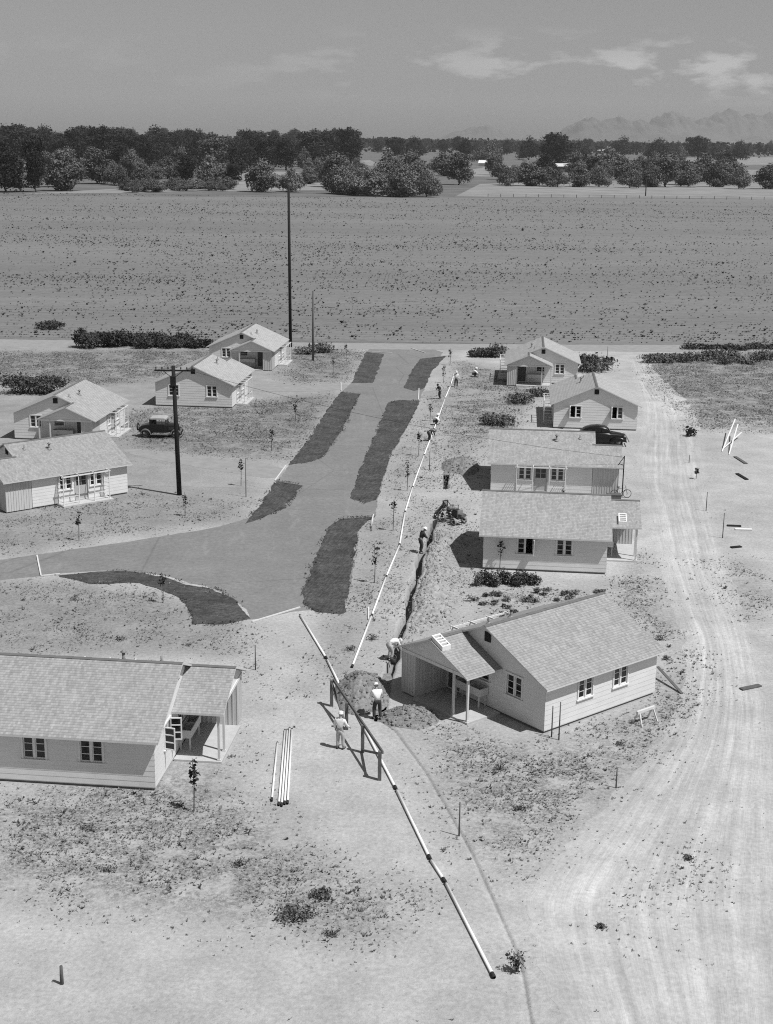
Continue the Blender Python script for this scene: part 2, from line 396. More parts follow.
def ragged(pts, step, jit, closed=True, seed=0):
    """subdivide a world polygon and roughen its edge"""
    out = []; n = len(pts)
    for i in range(n):
        a, b = Vector(pts[i]), Vector(pts[(i+1) % n]); L = (b-a).length; k = max(1, int(L/step)); d = (b-a).normalized(); nn = Vector((-d.y, d.x))
        for j in range(k):
            p = a.lerp(b, j/k); s = mnoise.noise(Vector((p.x*.6, p.y*.6, seed)))+.6*mnoise.noise(Vector((p.x*2.1, p.y*2.1, seed+5)))
            out.append(p+nn*s*jit)
    return out
def smooth_poly(pts, it=2):
    for _ in range(it):
        q = []
        for i in range(len(pts)):
            a, b = Vector(pts[i]), Vector(pts[(i+1) % len(pts)]); q += [a.lerp(b, .25), a.lerp(b, .75)]
        pts = q
    return pts
def sheet(name, pix, z, material, step=.5, jit=.12, raise_=0.0, label=None, cat=None, seed=0, axis=None, sm=1):
    pts = smooth_poly([at(u, v).xy for u, v in pix], sm); pts = ragged(pts, step, jit, seed=seed)
    pl = [Vector((p.x, p.y, z+raise_)) for p in pts]
    tris = geometry.tessellate_polygon([pl]); mb = MB()
    cx = sum(p.x for p in pl)/len(pl); cy_ = sum(p.y for p in pl)/len(pl)
    ax = Vector(axis).normalized() if axis else Vector((0, 1))
    def uv(p): q = Vector((p.x-cx, p.y-cy_)); return (q.x*-ax.y+q.y*ax.x, q.dot(ax))
    for t in tris: mb.quad([pl[i] for i in t], [uv(pl[i]) for i in t])
    if raise_:
        lo = [Vector((p.x+(p.x-cx)*.01, p.y+(p.y-cy_)*.004, .001)) for p in pl]; n = len(pl)
        for i in range(n):
            j = (i+1) % n; q = [pl[i], lo[i], lo[j], pl[j]]; mb.quad(q, [uv(x) for x in q])
    return tag(mb.obj(name, material), label, cat, kind='structure')
road_pix = [(251,622),(248,612),(235,600),(213,588),(185,582),(165,575),(120,570),(62,573),(35,577),(-90,590),(-90,572),(35,555),(140,540),(247,522),(262,503),(278,480),(288,466),(310,437),(342,391),(352,383),(364,353),(372,347),(446,347),(432,370),(424,389),(420,400),(405,430),(390,455),(377,500),(376,516),(366,521),(357,530),(352,580),(345,612),(303,609)]
sheet('road', road_pix, .004, M_road, .25, .16, label='worn grey asphalt street forking off to the left', cat='road', seed=3, sm=1)
fr = [(-400,348),(33,347),(386,349.5),(743,352.5),(1200,357),(1200,350.5),(743,345.5),(560,344.5),(386,343.5),(33,340),(-400,338)]
sheet('field_road', fr, .0115, M_drive, 1.5, .3, label='pale dirt road along the near edge of the field', cat='dirt road', seed=9, axis=(1, 0), sm=0)
trk_l = [(627,360),(634,385),(643,405),(640,432),(634,470),(643,500),(657,560),(672,610),(688,650),(682,700),(655,748),(590,822),(524,892),(528,930),(548,985),(575,1060)]
trk_r = [(646,358),(662,380),(688,400),(702,430),(708,470),(714,520),(736,590),(760,660),(775,740),(785,840),(800,940),(800,1060)]
cen = [(at(*a)+at(*b))/2 for a, b in zip(trk_l[:12], trk_r)]
def track():
    L = [at(*p).xy for p in trk_l]; Rr = [at(*p).xy for p in trk_r]
    def res(c, n):
        d = [0]
        for a, b in zip(c, c[1:]): d.append(d[-1]+(b-a).length)
        return [Vector((np.interp(t, d, [p.x for p in c]), np.interp(t, d, [p.y for p in c]))) for t in np.linspace(0, d[-1], n)]
    for _ in range(2):
        L = [L[0]]+[q for a, b in zip(L, L[1:]) for q in (a.lerp(b, .25), a.lerp(b, .75))]+[L[-1]]
        Rr = [Rr[0]]+[q for a, b in zip(Rr, Rr[1:]) for q in (a.lerp(b, .25), a.lerp(b, .75))]+[Rr[-1]]
    n = 260; L, Rr = res(L, n), res(Rr, n); mb = MB(); dist = 0
    rows = []
    for i in range(n):
        j = mnoise.noise(Vector((0, i*.35, 2)))*.45+mnoise.noise(Vector((0, i*.9, 7)))*.25; j2 = mnoise.noise(Vector((5, i*.35, 2)))*.45+mnoise.noise(Vector((5, i*.9, 7)))*.25
        d = (Rr[i]-L[i]).normalized(); a, b = L[i]+d*j, Rr[i]+d*j2
        if i: dist += (((L[i]+Rr[i])-(L[i-1]+Rr[i-1]))/2).length
        rows.append([((a if k == 0 else b if k == 8 else L[i].lerp(Rr[i], k/8)), (k/8*6, dist)) for k in range(9)])
    for r0, r1 in zip(rows, rows[1:]):
        for k in range(8):
            q = [r0[k], r0[k+1], r1[k+1], r1[k]]; mb.quad([(p.x, p.y, .003) for p, _ in q], [u for _, u in q])
    o = mb.obj('dirt_track', M_track); at_ = o.data.attributes.new('worn', 'FLOAT', 'POINT'); cols = [0, 1, 1, 0]
    vals = []
    for i in range(len(rows)-1):
        for k in range(8): vals += [min(1, 1.0*(k > 0)), 1.0*(k < 7), 1.0*(k < 7), 1.0*(k > 0)]
    at_.data.foreach_set('value', vals)
    return tag(o, 'wide pale rutted dirt track curving behind the cottages', 'dirt track', kind='structure')
track()
for k, (pix, ax_) in enumerate([
  ([(366,352),(384,354),(373,383),(351,383)], None), ([(341,392),(360,394),(342,430),(322,458),(305,463),(289,465),(310,438),(325,414)], None),
  ([(277,481),(302,486),(285,508),(262,518),(245,524),(262,503)], None),
  ([(60,576),(90,572),(125,571),(165,577),(185,585),(213,589),(235,601),(250,619),(222,624),(192,624),(189,610),(180,597),(140,583),(90,584)], None),
  ([(318,612),(303,603),(304,590),(314,560),(330,527),(340,519),(375,517),(366,522),(358,532),(353,556),(349,582),(347,604),(343,613)], None),
  ([(351,498),(360,470),(375,435),(388,403),(400,400),(420,401),(405,430),(390,456),(377,500),(365,503)], None),
  ([(404,388),(411,372),(420,359),(446,356),(432,371),(424,389),(414,391)], None)]):
    a, b = at(*pix[0]), at(*pix[len(pix)//2])
    names = ['short dark bed at the far left of the street by the field road', 'long dark bed between the street and the left yards', 'small pointed dark bed where the street forks left', 'curved dark bed along the left branch road behind the near left cottage',
             'broad dark bed right of the street end nearest the workers', 'long dark bed between the street and the white pipe line', 'short dark bed at the far right of the street by the field road']
    sheet('planting_bed', pix, .004, M_bed, .22, .2, .02, names[k], 'planting bed', seed=20+k, axis=(0.22, 1) if k != 3 else (1, -.3), sm=0)
for k, pix in enumerate([[(288,466),(278,480),(235,474),(130,455),(120,447),(200,455)], [(352,383),(342,391),(250,392),(246,386),(280,381)], [(424,389),(421,400),(480,402),(505,398),(505,390)]]):
    sheet('driveway', pix, .007+.002*k, M_drive, .5, .25, label=['pale driveway to the two nearest left cottages', 'pale driveway to the far left cottage', 'pale driveway to the far right cottage'][k], cat='driveway', seed=40+k, axis=(1, 0), sm=1)
# field beyond
fx = [(-2500, at(36,344).y+1.5), (2500, at(743,346).y+4.5), (2500, 900), (170, at(743,199).y), (60, at(490,197.5).y), (-156, at(36,196).y), (-700, 560), (-2500, 520)]
mbf = MB(); mbf.quad([(x, y, .006) for x, y in fx]); tag(mbf.obj('field', M_field), 'broad flat ploughed field dotted with young crop plants', 'field', kind='structure')
fy = [(-6000, 520), (-700, 562), (-156, at(36,196).y+2), (60, at(490,197.5).y+2), (170, at(743,199).y+2), (2500, 902), (6000, 902), (6000, 4200), (-6000, 4200)]
mbf = MB(); mbf.quad([(x, y, .007) for x, y in fy]); tag(mbf.obj('meadow', M_plain('dry meadow', .13, .35, .03, .95)), 'dull grey meadow land between the far trees', 'meadow', kind='structure')
for k, (pix, lab) in enumerate([([(455,196.5),(480,184),(560,181),(900,183),(900,205),(743,198.5)], 'pale stubble pasture behind the field at right'), ([(215,191),(235,182),(330,176),(420,181),(420,190),(330,190)], 'pale strip of pasture between the clumps of trees'),
                          ([(200,180),(250,171),(300,172),(280,181)], 'small pale pasture left of the tall pole'), ([(440,176),(490,166),(640,168),(900,172),(900,178),(640,178)], 'far pale pasture behind the right trees'),
                          ([(560,162),(743,157),(900,158),(900,163),(660,166)], 'distant pale meadow near the horizon at right'), ([(290,165),(370,160),(380,165),(320,169)], 'distant pale meadow behind the middle trees'), ([(20,194),(150,187),(220,188),(220,190),(120,193)], 'dirt lane beneath the left trees')]):
    pl = [at(u, v) for u, v in pix]; m_ = MB(); m_.quad([(p.x, p.y, .010+.002*k) for p in pl])
    tag(m_.obj('pasture', M_pasture), lab, 'pasture', kind='structure')

# ------------------------------------------------------------------ scattered growth (uncountable)
def tufts(n_try, polys, size, blades, material, name, label, tone_lo=.0, patch=.5, ymax=400, seed=1, h=1.0, flat=.0, extra=None, wid=.16, fade=0.0):
    rng = np.random.default_rng(seed); V, Fc, T = [], [], []
    allp = []
    for poly, s in polys:
        lo, hi = poly.min(0)-fade, poly.max(0)+fade; area = (hi-lo).prod(); n = int(n_try*s*area)
        P = lo+rng.random((n, 2))*(hi-lo); P = P[soft(P, poly, fade)**1.4 > rng.random(len(P))] if fade else P[inside(P, poly)]
        nz = np.array([mnoise.fractal(Vector((x*patch, y*patch, seed*3.1)), 1.0, 2.0, 4) for x, y in P]) if len(P) else np.zeros(0)
        k = nz*1.25+rng.normal(0, .16, len(P)) > -.04; allp.append(P[k])
    P = np.concatenate(allp)
    keep = np.ones(len(P), bool)
    for q in (extra or []): keep &= ~inside(P, q)
    P = P[keep]; n = len(P)
    sz = size*np.exp(rng.normal(0, .38, n)); tone = np.clip(rng.beta(1.6, 2, n)+tone_lo, 0, 1)
    for b in range(blades):
        ang = rng.random(n)*2*PI; out = sz*(.25+.75*rng.random(n)); hh = sz*h*(.35+.65*rng.random(n))*(1-flat*rng.random(n)); w = sz*wid
        dx, dy = np.cos(ang), np.sin(ang); bx, by = P[:, 0]+dx*out*.25, P[:, 1]+dy*out*.25
        a = np.stack([bx-dy*w, by+dx*w, np.full(n, .002)], 1); c = np.stack([bx+dy*w, by-dx*w, np.full(n, .002)], 1)
        d = np.stack([P[:, 0]+dx*out+dy*w*.5, P[:, 1]+dy*out-dx*w*.5, hh], 1); e = np.stack([P[:, 0]+dx*out*.9-dy*w*.5, P[:, 1]+dy*out*.9+dx*w*.5, hh*.92], 1)
        off = sum(len(q) for q in V); i = np.arange(n)
        V.append(np.stack([a, c, d, e], 1).reshape(-1, 3)); Fc.append(np.stack([off+4*i, off+4*i+1, off+4*i+2, off+4*i+3], 1)); T.append(np.repeat(np.clip(tone+rng.normal(0, .12, n), 0, 1), 4))
    me = mesh_np(name, np.concatenate(V), np.concatenate(Fc), material, {'tone': np.concatenate(T)})
    return tag(link(name, me), label, 'weeds', kind='stuff')
HOUSES = {'R1':(1,7.54,60.21,39.4),'L1':(-1,-9.68,53.81,174.0),'R2':(-1,14.18,85.11,174.),'R3':(1,16.84,113.65,174.7),'R4':(-1,24.72,138.92,264.7),'L3':(1,-23.08,148.37,264.1),'L5':(-1,-21.61,166.11,84.2),'L2':(-1,-33.96,123.51,84.2),'L4':(-1,-31.32,105.44,39.3),'R5':(1,21.59,156.66,84.7)}
HL, HD, HE, OE, OG, PITCH, PW, YR = 7.93, 7.98, 2.38, .368, .29, .441, 2.05, 5.62
ZR = HE+PITCH*(HD/2+OE); ZPR = HE+PITCH*(HD+OE-YR); YA = YR-(HD+OE-YR)
def loc2w(h, x, y, z=0):
    m, tx, ty, t = HOUSES[h]; c, s = math.cos(R(t)), math.sin(R(t)); y *= m
    return Vector((tx+c*x-s*y, ty+s*x+c*y, z))
EXCL = [np.array([loc2w(h, x, y).xy[:] for x, y in ((-PW-.05, -.02), (HL+.02, -.02), (HL+.02, HD+.02), (-PW-.05, HD+.02))]) for h in HOUSES]
near_w = [q for q in WP]
tufts(60, near_w, .06, 4, M_weed, 'dry_weeds', 'low dry weeds scattered in patches over the yards', .0, .38, seed=2, h=.8, extra=EXCL+[poly_np(road_pix)], wid=.24, fade=2.2)
tufts(11, near_w, .085, 6, M_greenweed, 'green_weeds', 'darker green weeds in clumps over the yards', 0, .5, seed=5, h=.7, extra=EXCL+[poly_np(road_pix)], wid=.17, fade=1.6)
WHOLE = [(poly_np([(-60,1040),(840,1040),(790,560),(680,400),(300,400),(-100,520)]), 1.0)]
tufts(.8, WHOLE, .06, 4, M_weed, 'sparse_weeds', 'single small weeds strewn over the bare soil', 0, .2, seed=8, h=.7, extra=EXCL+[poly_np(road_pix)])
beds = [poly_np(p) for p in ([(60,576),(90,572),(125,571),(165,577),(185,585),(213,589),(235,601),(250,619),(222,624),(192,624),(189,610),(180,597),(140,583),(90,584)],
  [(318,612),(303,603),(304,590),(314,560),(330,527),(340,519),(375,517),(366,522),(358,532),(353,556),(349,582),(347,604),(343,613)],
  [(351,498),(360,470),(375,435),(388,403),(400,400),(420,401),(405,430),(390,456),(377,500),(365,503)], [(341,392),(360,394),(342,430),(322,458),(305,463),(289,465),(310,438),(325,414)], [(277,481),(302,486),(285,508),(262,518),(245,524),(262,503)])]
o = tufts(60, [(b, 1.0) for b in beds], .04, 4, M_crop, 'bed_grass', 'short dark growth on the planting beds', .1, .5, seed=12, h=.9, wid=.2)
EDGE = []
for b in beds:
    c_ = b.mean(0); EDGE += [(np.array([p_, q_, q_+(q_-c_)/np.linalg.norm(q_-c_)*.5, p_+(p_-c_)/np.linalg.norm(p_-c_)*.5]), 1.0) for p_, q_ in zip(b, np.roll(b, -1, 0))]+[(np.array([p_, q_, q_-(q_-c_)/np.linalg.norm(q_-c_)*.3, p_-(p_-c_)/np.linalg.norm(p_-c_)*.3]), 1.0) for p_, q_ in zip(b, np.roll(b, -1, 0))]
o = tufts(60, EDGE, .055, 5, M_crop, 'edge_grass', 'dark grass fringing the planting beds', .1, .8, seed=14, h=1.0, wid=.2); o.location.z = .01; o.location.z = .02
# crop plants in the field: patchy rows
def crop():
    rng = np.random.default_rng(4); n = 110000
    y = at(386, 344).y+3+(rng.random(n)**1.35)*(at(386, 197).y-at(386, 344).y-12); x = (rng.random(n)-.5)*2*(.30*y+22)
    row = np.round(y/2.1)*2.1+rng.normal(0, .16, n)
    nz = np.array([mnoise.fractal(Vector((a*.012, b*.05, 1.7)), 1.0, 2.0, 4) for a, b in zip(x, row)])
    nz2 = np.array([mnoise.noise(Vector((a*.25, b*.25, 4.1))) for a, b in zip(x, row)])
    k = (nz*.6+nz2*.3+rng.normal(0, .3, n)) > .27
    x, y = x[k], row[k]; n = len(x); sz = .112*np.exp(rng.normal(0, .38, n))*(1+(y-190)/900); V, Fc, T = [], [], []; tone = rng.random(n)
    for b in range(4):
        ang = rng.random(n)*2*PI; dx, dy = np.cos(ang)*sz, np.sin(ang)*sz; w = .5
        a = np.stack([x-dy*w*.5, y+dx*w*.5, np.full(n, .01)], 1); c = np.stack([x+dy*w*.5, y-dx*w*.5, np.full(n, .01)], 1)
        d = np.stack([x+dx+dy*w, y+dy-dx*w, sz*.9], 1); e = np.stack([x+dx-dy*w, y+dy+dx*w, sz*1.05], 1); off = b*4*n; i = np.arange(n)
        V.append(np.stack([a, c, d, e], 1).reshape(-1, 3)); Fc.append(np.stack([off+4*i, off+4*i+1, off+4*i+2, off+4*i+3], 1)); T.append(np.repeat(tone, 4))
    tag(link('crop_rows', mesh_np('crop_rows', np.concatenate(V), np.concatenate(Fc), M_crop, {'tone': np.concatenate(T)})), 'small dark young plants dotted in rows over the field', 'crop', kind='stuff')
crop()

# ------------------------------------------------------------------ leafy things
def leaf_mesh(name, lobes, n, size, material, seed):
    """lobes: (cx,cy,cz,rx,ry,rz); leaf clumps spread through each lobe's outer volume"""
    rng = np.random.default_rng(seed); vol = np.array([l[3]*l[4]*l[5] for l in lobes])**.75; pick = rng.choice(len(lobes), n, p=vol/vol.sum()); L = np.array(lobes)[pick]
    d = rng.normal(size=(n, 3)); d /= np.linalg.norm(d, axis=1)[:, None]; rad = rng.random(n)**.42*(1+.14*rng.normal(size=n))
    c = L[:, :3]+d*rad[:, None]*L[:, 3:6]; c += .07*np.sin(L[:, 3:6]*3.1+c*(9.0/np.maximum(L[:, 3:6].mean(1, keepdims=True), .05)))*L[:, 3:6]; c[:, 2] = np.maximum(c[:, 2], .03)
    nrm = d*.7+rng.normal(size=(n, 3))*.75; nrm[:, 2] += .35; nrm /= np.linalg.norm(nrm, axis=1)[:, None]
    t = np.cross(nrm, rng.normal(size=(n, 3))); t /= np.linalg.norm(t, axis=1)[:, None]; b = np.cross(nrm, t)
    s = size*np.exp(rng.normal(0, .3, n))[:, None]
    V = np.stack([c-t*s-b*s*.35, c+t*s*.1-b*s*.75, c+t*s+b*s*.2, c-t*s*.1+b*s*.8], 1).reshape(-1, 3); F_ = np.arange(4*n).reshape(-1, 4)
    lt = rng.random(len(lobes))[pick]
    tone = np.clip(.22+.56*lt+rng.normal(0, .10, n), 0, 1)
    return mesh_np(name, V, F_, material, {'tone': np.repeat(tone, 4)})
def tree_proto(name, h, w, trunk_h, n, size, material, seed, shape='round'):
    rr = random.Random(seed); lobes = []
    for k in range(27):
        a = rr.random()*2*PI; q = rr.random()**.55
        if shape == 'tall': r = w/2*q*.55; z = trunk_h+(h-trunk_h)*(.12+.76*rr.random()); s = w*(.13+.13*rr.random())*(1.2-.5*(z/h))
        elif shape == 'spread': r = w/2*q*.72; z = trunk_h+(h-trunk_h)*(.2+.62*rr.random()*(1-.45*q)); s = w*(.10+.11*rr.random())
        else: r = w/2*q*.62; z = trunk_h+(h-trunk_h)*(.07+.77*rr.random()*(1-.4*q)); s = w*(.11+.12*rr.random())
        lobes.append((r*math.cos(a), r*math.sin(a), min(z, h-s*.55), s, s, s*.78))
    lobes.append((0, 0, h-w*.17, w*.16, w*.16, w*.17)); lobes.append((0, 0, trunk_h+(h-trunk_h)*.4, w*.28, w*.28, (h-trunk_h)*.34))
    root = thing(name)
    tr = MB(); tr.tube([(0, 0, -.1), (.02*w, 0, trunk_h*.5), (0, .02*w, trunk_h), (.03*w, .02*w, h*.7)], [h*.028, h*.021, h*.018, h*.006], 7)
    for k in range(5):
        l = lobes[k]; tr.tube([(0, .01*w, trunk_h*.8+.05*h*k*.5), (l[0]*.5, l[1]*.5, (trunk_h+l[2])/2), (l[0], l[1], l[2])], [h*.013, h*.009, h*.004], 5)
    tr.obj('trunk', M_bark, root, smooth=True); link('crown', leaf_mesh('crown', lobes, n, size, material, seed), root)
    return root
PROT = {
 'dark_a': tree_proto('shade_tree', 20, 17, 1.2, 9000, .36, M_leafdark, 1, 'tall'), 'dark_b': tree_proto('shade_tree', 20, 20, 1.2, 9500, .37, M_leafdark, 2), 'dark_c': tree_proto('shade_tree', 20, 13, .9, 7500, .34, M_leafdark, 3, 'tall'),
 'mid_a': tree_proto('orchard_tree', 14, 15, .2, 9500, .29, M_leafmid, 4), 'mid_b': tree_proto('orchard_tree', 14, 17, .5, 9500, .30, M_leafmid, 5, 'spread'), 'mid_c': tree_proto('orchard_tree', 14, 12, .6, 8000, .27, M_leafmid, 6, 'tall'),
 'pale_a': tree_proto('willow_tree', 12, 14, .3, 10000, .26, M_leafpale, 7), 'pale_b': tree_proto('willow_tree', 12, 16, .3, 10000, .26, M_leafpale, 8, 'spread'),
}
PH = {k: {'d': 20, 'm': 14, 'p': 12}[k[0]] for k in PROT}; PWD = dict(dark_a=15.5, dark_b=19, dark_c=11.5, mid_a=15, mid_b=17, mid_c=11, pale_a=14, pale_b=16)
used = set()
def plant_tree(kind, x, y, h, w, label, group, cat='tree'):
    o = PROT[kind] if kind not in used else copy_tree(PROT[kind]); used.add(kind)
    o.location = (x, y, 0); o.rotation_euler = (0, 0, random.random()*6.28); o.scale = (w/PWD[kind], w/PWD[kind], h/PH[kind]); return tag(o, label, cat, group)
TREES = [ # u, base v, top v, width px, kind, label
 (36,192,137,26,'dark_a','tall dark tree at the left edge of the field'),(64,191,151,42,'mid_a','big rounded grey tree beside the tall dark tree at left'),(97,184,149,30,'mid_c','upright grey tree right of the big rounded tree at left'),
 (114,185,162,24,'mid_b','low bushy tree right of the upright grey tree at left'),(131,176,151,24,'mid_a','grey tree behind the long clipped bushes at left'),(168,179,157,32,'mid_b','broad low tree above the long bushes at left'),
 (214,173,137,38,'mid_c','tall open tree with a visible trunk left of the tall pole'),(263,192,160,40,'mid_a','bushy tree directly left of the tall pole at the field edge'),(291,192,168,30,'mid_b','low bush-like tree behind the tall pole'),
 (311,184,168,24,'mid_a','small round tree right of the tall pole'),(334,187,154,34,'mid_c','upright tree in the middle of the field edge'),(352,195,172,30,'pale_b','pale low willow left of the big willow clump'),
 (369,196,168,40,'pale_a','pale willow at the left of the big willow clump'),(387,189,150,38,'mid_a','tall grey tree behind the big willow clump'),(404,197,166,42,'pale_a','frontmost pale willow of the big clump'),
 (412,186,151,42,'mid_b','tall spreading tree at the top of the big willow clump'),(426,197,170,30,'pale_b','pale willow at the right of the big clump'),(443,176,152,34,'mid_a','grey tree behind the right end of the big clump'),
 (459,185,153,28,'mid_c','upright tree standing apart right of the big clump'),(493,175,154,20,'mid_c','small upright tree left of the farm shed'),(508,186,168,22,'mid_b','low bush tree at the left of the right-hand thicket'),
 (530,186,163,36,'mid_a','rounded tree left of the farm shed'),(557,187,170,26,'mid_b','low tree below the farm shed'),(582,187,164,28,'mid_a','tree just right of the farm shed'),(599,187,166,24,'mid_b','low broad tree right of the farm shed'),
 (608,176,147,32,'mid_a','tall grey tree behind the right-hand thicket'),(630,188,170,24,'mid_b','round bush tree left of the small far pole'),(648,187,163,28,'mid_a','tree behind the small far pole'),(665,187,155,30,'mid_c','tallest grey tree of the right-hand thicket'),
 (688,187,165,26,'mid_b','low tree in the right part of the thicket'),(715,187,162,28,'mid_a','rounded tree near the right end of the thicket'),(739,189,168,22,'mid_b','low tree at the right end of the thicket'),
 (770,189,164,34,'mid_a','last tree right of the right-hand thicket'),(5,192,142,44,'dark_b','broad dark tree beyond the left edge'),(-30,192,150,44,'mid_a','grey tree outermost at left'),
 (316,168,146,20,'dark_c','dark slim tree in the second row behind the tall pole'),(350,166,129,32,'dark_a','tallest dark tree of the middle second row'),(327,164,131,26,'dark_c','dark tree left of the tallest dark tree in the middle'),
 (414,158,137,28,'dark_b','dark rounded tree above the big willow clump'),(557,167,134,38,'dark_a','tall dark tree above the farm shed'),(529,160,137,24,'dark_b','dark round tree left above the farm shed'),(507,155,139,16,'dark_b','small dark round tree far behind the farm shed'),
 (658,161,139,34,'dark_b','broad dark tree behind the tallest thicket tree'),(697,160,137,28,'dark_a','dark tree standing on the far meadow at right'),(714,160,146,14,'dark_b','small dark tree on the far meadow at right'),(623,157,137,28,'dark_b','dark tree on the far meadow in the centre right'),
 (578,158,140,20,'dark_b','dark tree right above the farm shed'),(465,160,140,18,'dark_c','dark tree behind the tree standing apart'),(740,160,141,22,'dark_b','dark tree at the right end of the far meadow'),(395,160,138,24,'dark_a','dark tree above the left of the big willow clump'),
 (590,178,155,26,'mid_b','bush tree behind the shed at right'),(575,176,152,22,'mid_c','upright tree right behind the shed'),(640,178,156,26,'mid_a','grey tree between thicket and far meadow'),(480,162,146,20,'mid_b','spreading tree by the far pasture'),
 (700,182,163,24,'mid_a','grey tree behind the right part of the thicket'),(515,180,166,20,'mid_b','small grey tree behind the left of the thicket'),(245,168,142,26,'dark_b','dark tree left behind the tall pole'),(286,170,140,28,'dark_a','dark tree behind the bushes at the tall pole'),
 (185,165,138,26,'dark_b','dark tree behind the broad low tree at left'),(150,168,136,28,'dark_a','dark tall tree left of centre second row'),(80,172,136,36,'dark_b','dark wide tree behind the big rounded tree at left'),(115,168,133,34,'dark_a','tall dark tree behind the upright grey tree at left'),
]
for u, b, t, w, kind, lab in TREES:
    p = at(u, b); h = htop(u, b, t); W = w*p.y/F_PX*1.05; plant_tree(kind, p.x, p.y, h*1.06, W, lab, 'trees beyond the field')
# second ranks of dark trees reaching to the horizon
rng = random.Random(5)
for k in range(13):
    u = 335+k*8.2; b = rng.uniform(189, 196); p = at(u, b); h = htop(u, b, b-rng.uniform(16, 30)); plant_tree(rng.choice(['pale_a', 'pale_b', 'mid_a']), p.x, p.y, h, h*rng.uniform(.9, 1.3), 'pale willow filling the big clump at the middle of the field edge', 'willow clump at the field edge')
for k in range(30):
    u = rng.uniform(497, 790); b = rng.uniform(179, 187); p = at(u, b); h = htop(u, b, b-rng.uniform(14, 27)); plant_tree(rng.choice(['mid_a', 'mid_b', 'mid_c', 'pale_a', 'dark_b']), p.x, p.y, h, h*rng.uniform(.85, 1.4), 'grey tree filling the thicket behind the right pasture', 'thicket behind the right pasture')
for k in range(26):
    u = rng.uniform(-40, 250); b = rng.uniform(172, 188); p = at(u, b); h = htop(u, b, b-rng.uniform(18, 34)); plant_tree(rng.choice(['mid_a', 'dark_b', 'dark_a', 'dark_c', 'mid_c']), p.x, p.y, h, h*rng.uniform(.8, 1.2), 'shady tree crowding the left end of the field edge', 'crowded trees left of the field edge')
for k in range(54):   # loose second rank of grey trees behind the field edge
    u = rng.uniform(-50, 230) if k < 20 else rng.uniform(300, 830); b = rng.uniform(168, 184) if u < 450 else rng.uniform(164, 183); p = at(u, b); h = htop(u, b, b-rng.uniform(14, 25)); W = h*rng.uniform(.8, 1.25)
    plant_tree(rng.choice(['mid_a', 'mid_b', 'mid_c', 'mid_a', 'dark_b']), p.x, p.y, h, W, 'grey tree of the loose grove just behind the field edge trees', 'loose grove behind the field edge')
for k in range(170):
    u = rng.uniform(-60, 340) if k < 115 else rng.uniform(300, 840); b = rng.uniform(146, 168) if u < 340 else rng.uniform(142, 156)
    top = (rng.uniform(125, 135)-(rng.random() < .15)*2 if u < 340 else rng.uniform(130, 138))+(u-40)*.0125
    if u < 60: top -= 1
    p = at(u, b); h = htop(u, b, top); W = h*rng.uniform(.75, 1.25)
    plant_tree(rng.choice(['dark_a', 'dark_b', 'dark_c']), p.x, p.y, h, W, 'dark tree of the dense belt below the horizon' if u < 320 else 'dark tree of the thin far belt toward the hills', 'dark trees along the horizon')
for k in range(26):
    u = 126+k*4.0+rng.uniform(-2, 2); b = rng.uniform(187.5, 192.5); p = at(u, b)
    plant_tree(rng.choice(['mid_a', 'mid_b']), p.x, p.y, htop(u, b, rng.uniform(174, 184)), rng.uniform(6, 13), 'rounded bush of the long hedge along the far edge of the field', 'bushes of the far hedge', 'bush')
def far_wood():
    r = np.random.default_rng(3); n = 26000; d = 2600+r.random(n)*2600; ang = (r.random(n)-.5)*.72; x, y = np.sin(ang)*d, np.cos(ang)*d
    hx = np.array([mnoise.noise(Vector((a*.004, b*.002, 0))) for a, b in zip(x, y)]); z = (r.random(n)**.7)*(20+9*hx+2*r.normal(size=n)); s = 3.2*np.exp(r.normal(0, .3, n)); a2 = r.random(n)*PI
    tx, ty = np.cos(a2)*s, np.sin(a2)*s
    V = np.stack([np.stack([x-tx, y-ty, z-s*.6], 1), np.stack([x+tx, y+ty, z-s*.4], 1), np.stack([x+tx*.7, y+ty*.7, z+s*.7], 1), np.stack([x-tx*.6, y-ty*.6, z+s*.6], 1)], 1).reshape(-1, 3)
    V[:, 2] = np.maximum(V[:, 2], 0)
    tag(link('distant_wood', mesh_np('distant_wood', V, np.arange(4*n).reshape(-1, 4), M_leafdark, {'tone': np.repeat(r.random(n), 4)})), 'far low belt of woodland merging at the horizon', 'wood', kind='stuff')
far_wood()
def bush(name, u, v, w, h, n, size, material, label, cat='bush', group=None, flat=.75, seed=0, rows=1, dx=0, dy=0):
    p = at(u, v); rr = random.Random(seed+int(u)); lobes = [(0, 0, h*.45, w*.36, w*.34, h*.5)]
    for k in range(7): a = rr.random()*6.28; q = rr.random()*w*.3; s = w*(.14+.12*rr.random()); lobes.append((q*math.cos(a), q*math.sin(a)*flat, h*(.3+.4*rr.random()), s, s*flat, h*.32))
    o = thing(name, p, 0, label, cat, group); st = MB()
    for k in range(4): l = lobes[k]; st.tube([(0, 0, -.02), (l[0]*.5, l[1]*.5, l[2]*.6), (l[0], l[1], l[2])], [.025, .02, .01], 5)
    st.obj('stem', M_bark, o); link('foliage', leaf_mesh('foliage', lobes, n, size, material, seed+int(u)), o); return o
bush('shrub', 498, 425, 5.2, 1.1, 2600, .085, M_greenweed, 'wide grey shrub in the yard left of the cottage with the front trellis')
bush('shrub', 520, 403, 4.6, 1.0, 2000, .085, M_greenweed, 'shrub beside the pale driveway of the far right cottage')
bush('shrub', 540, 396, 3.6, .9, 1400, .085, M_greenweed, 'smaller shrub nearer the corner of the cottage with open casements')
bush('shrub', 592, 371, 7.5, 2.2, 3200, .10, M_leafmid, 'big rounded shrub right behind the far right cottage')
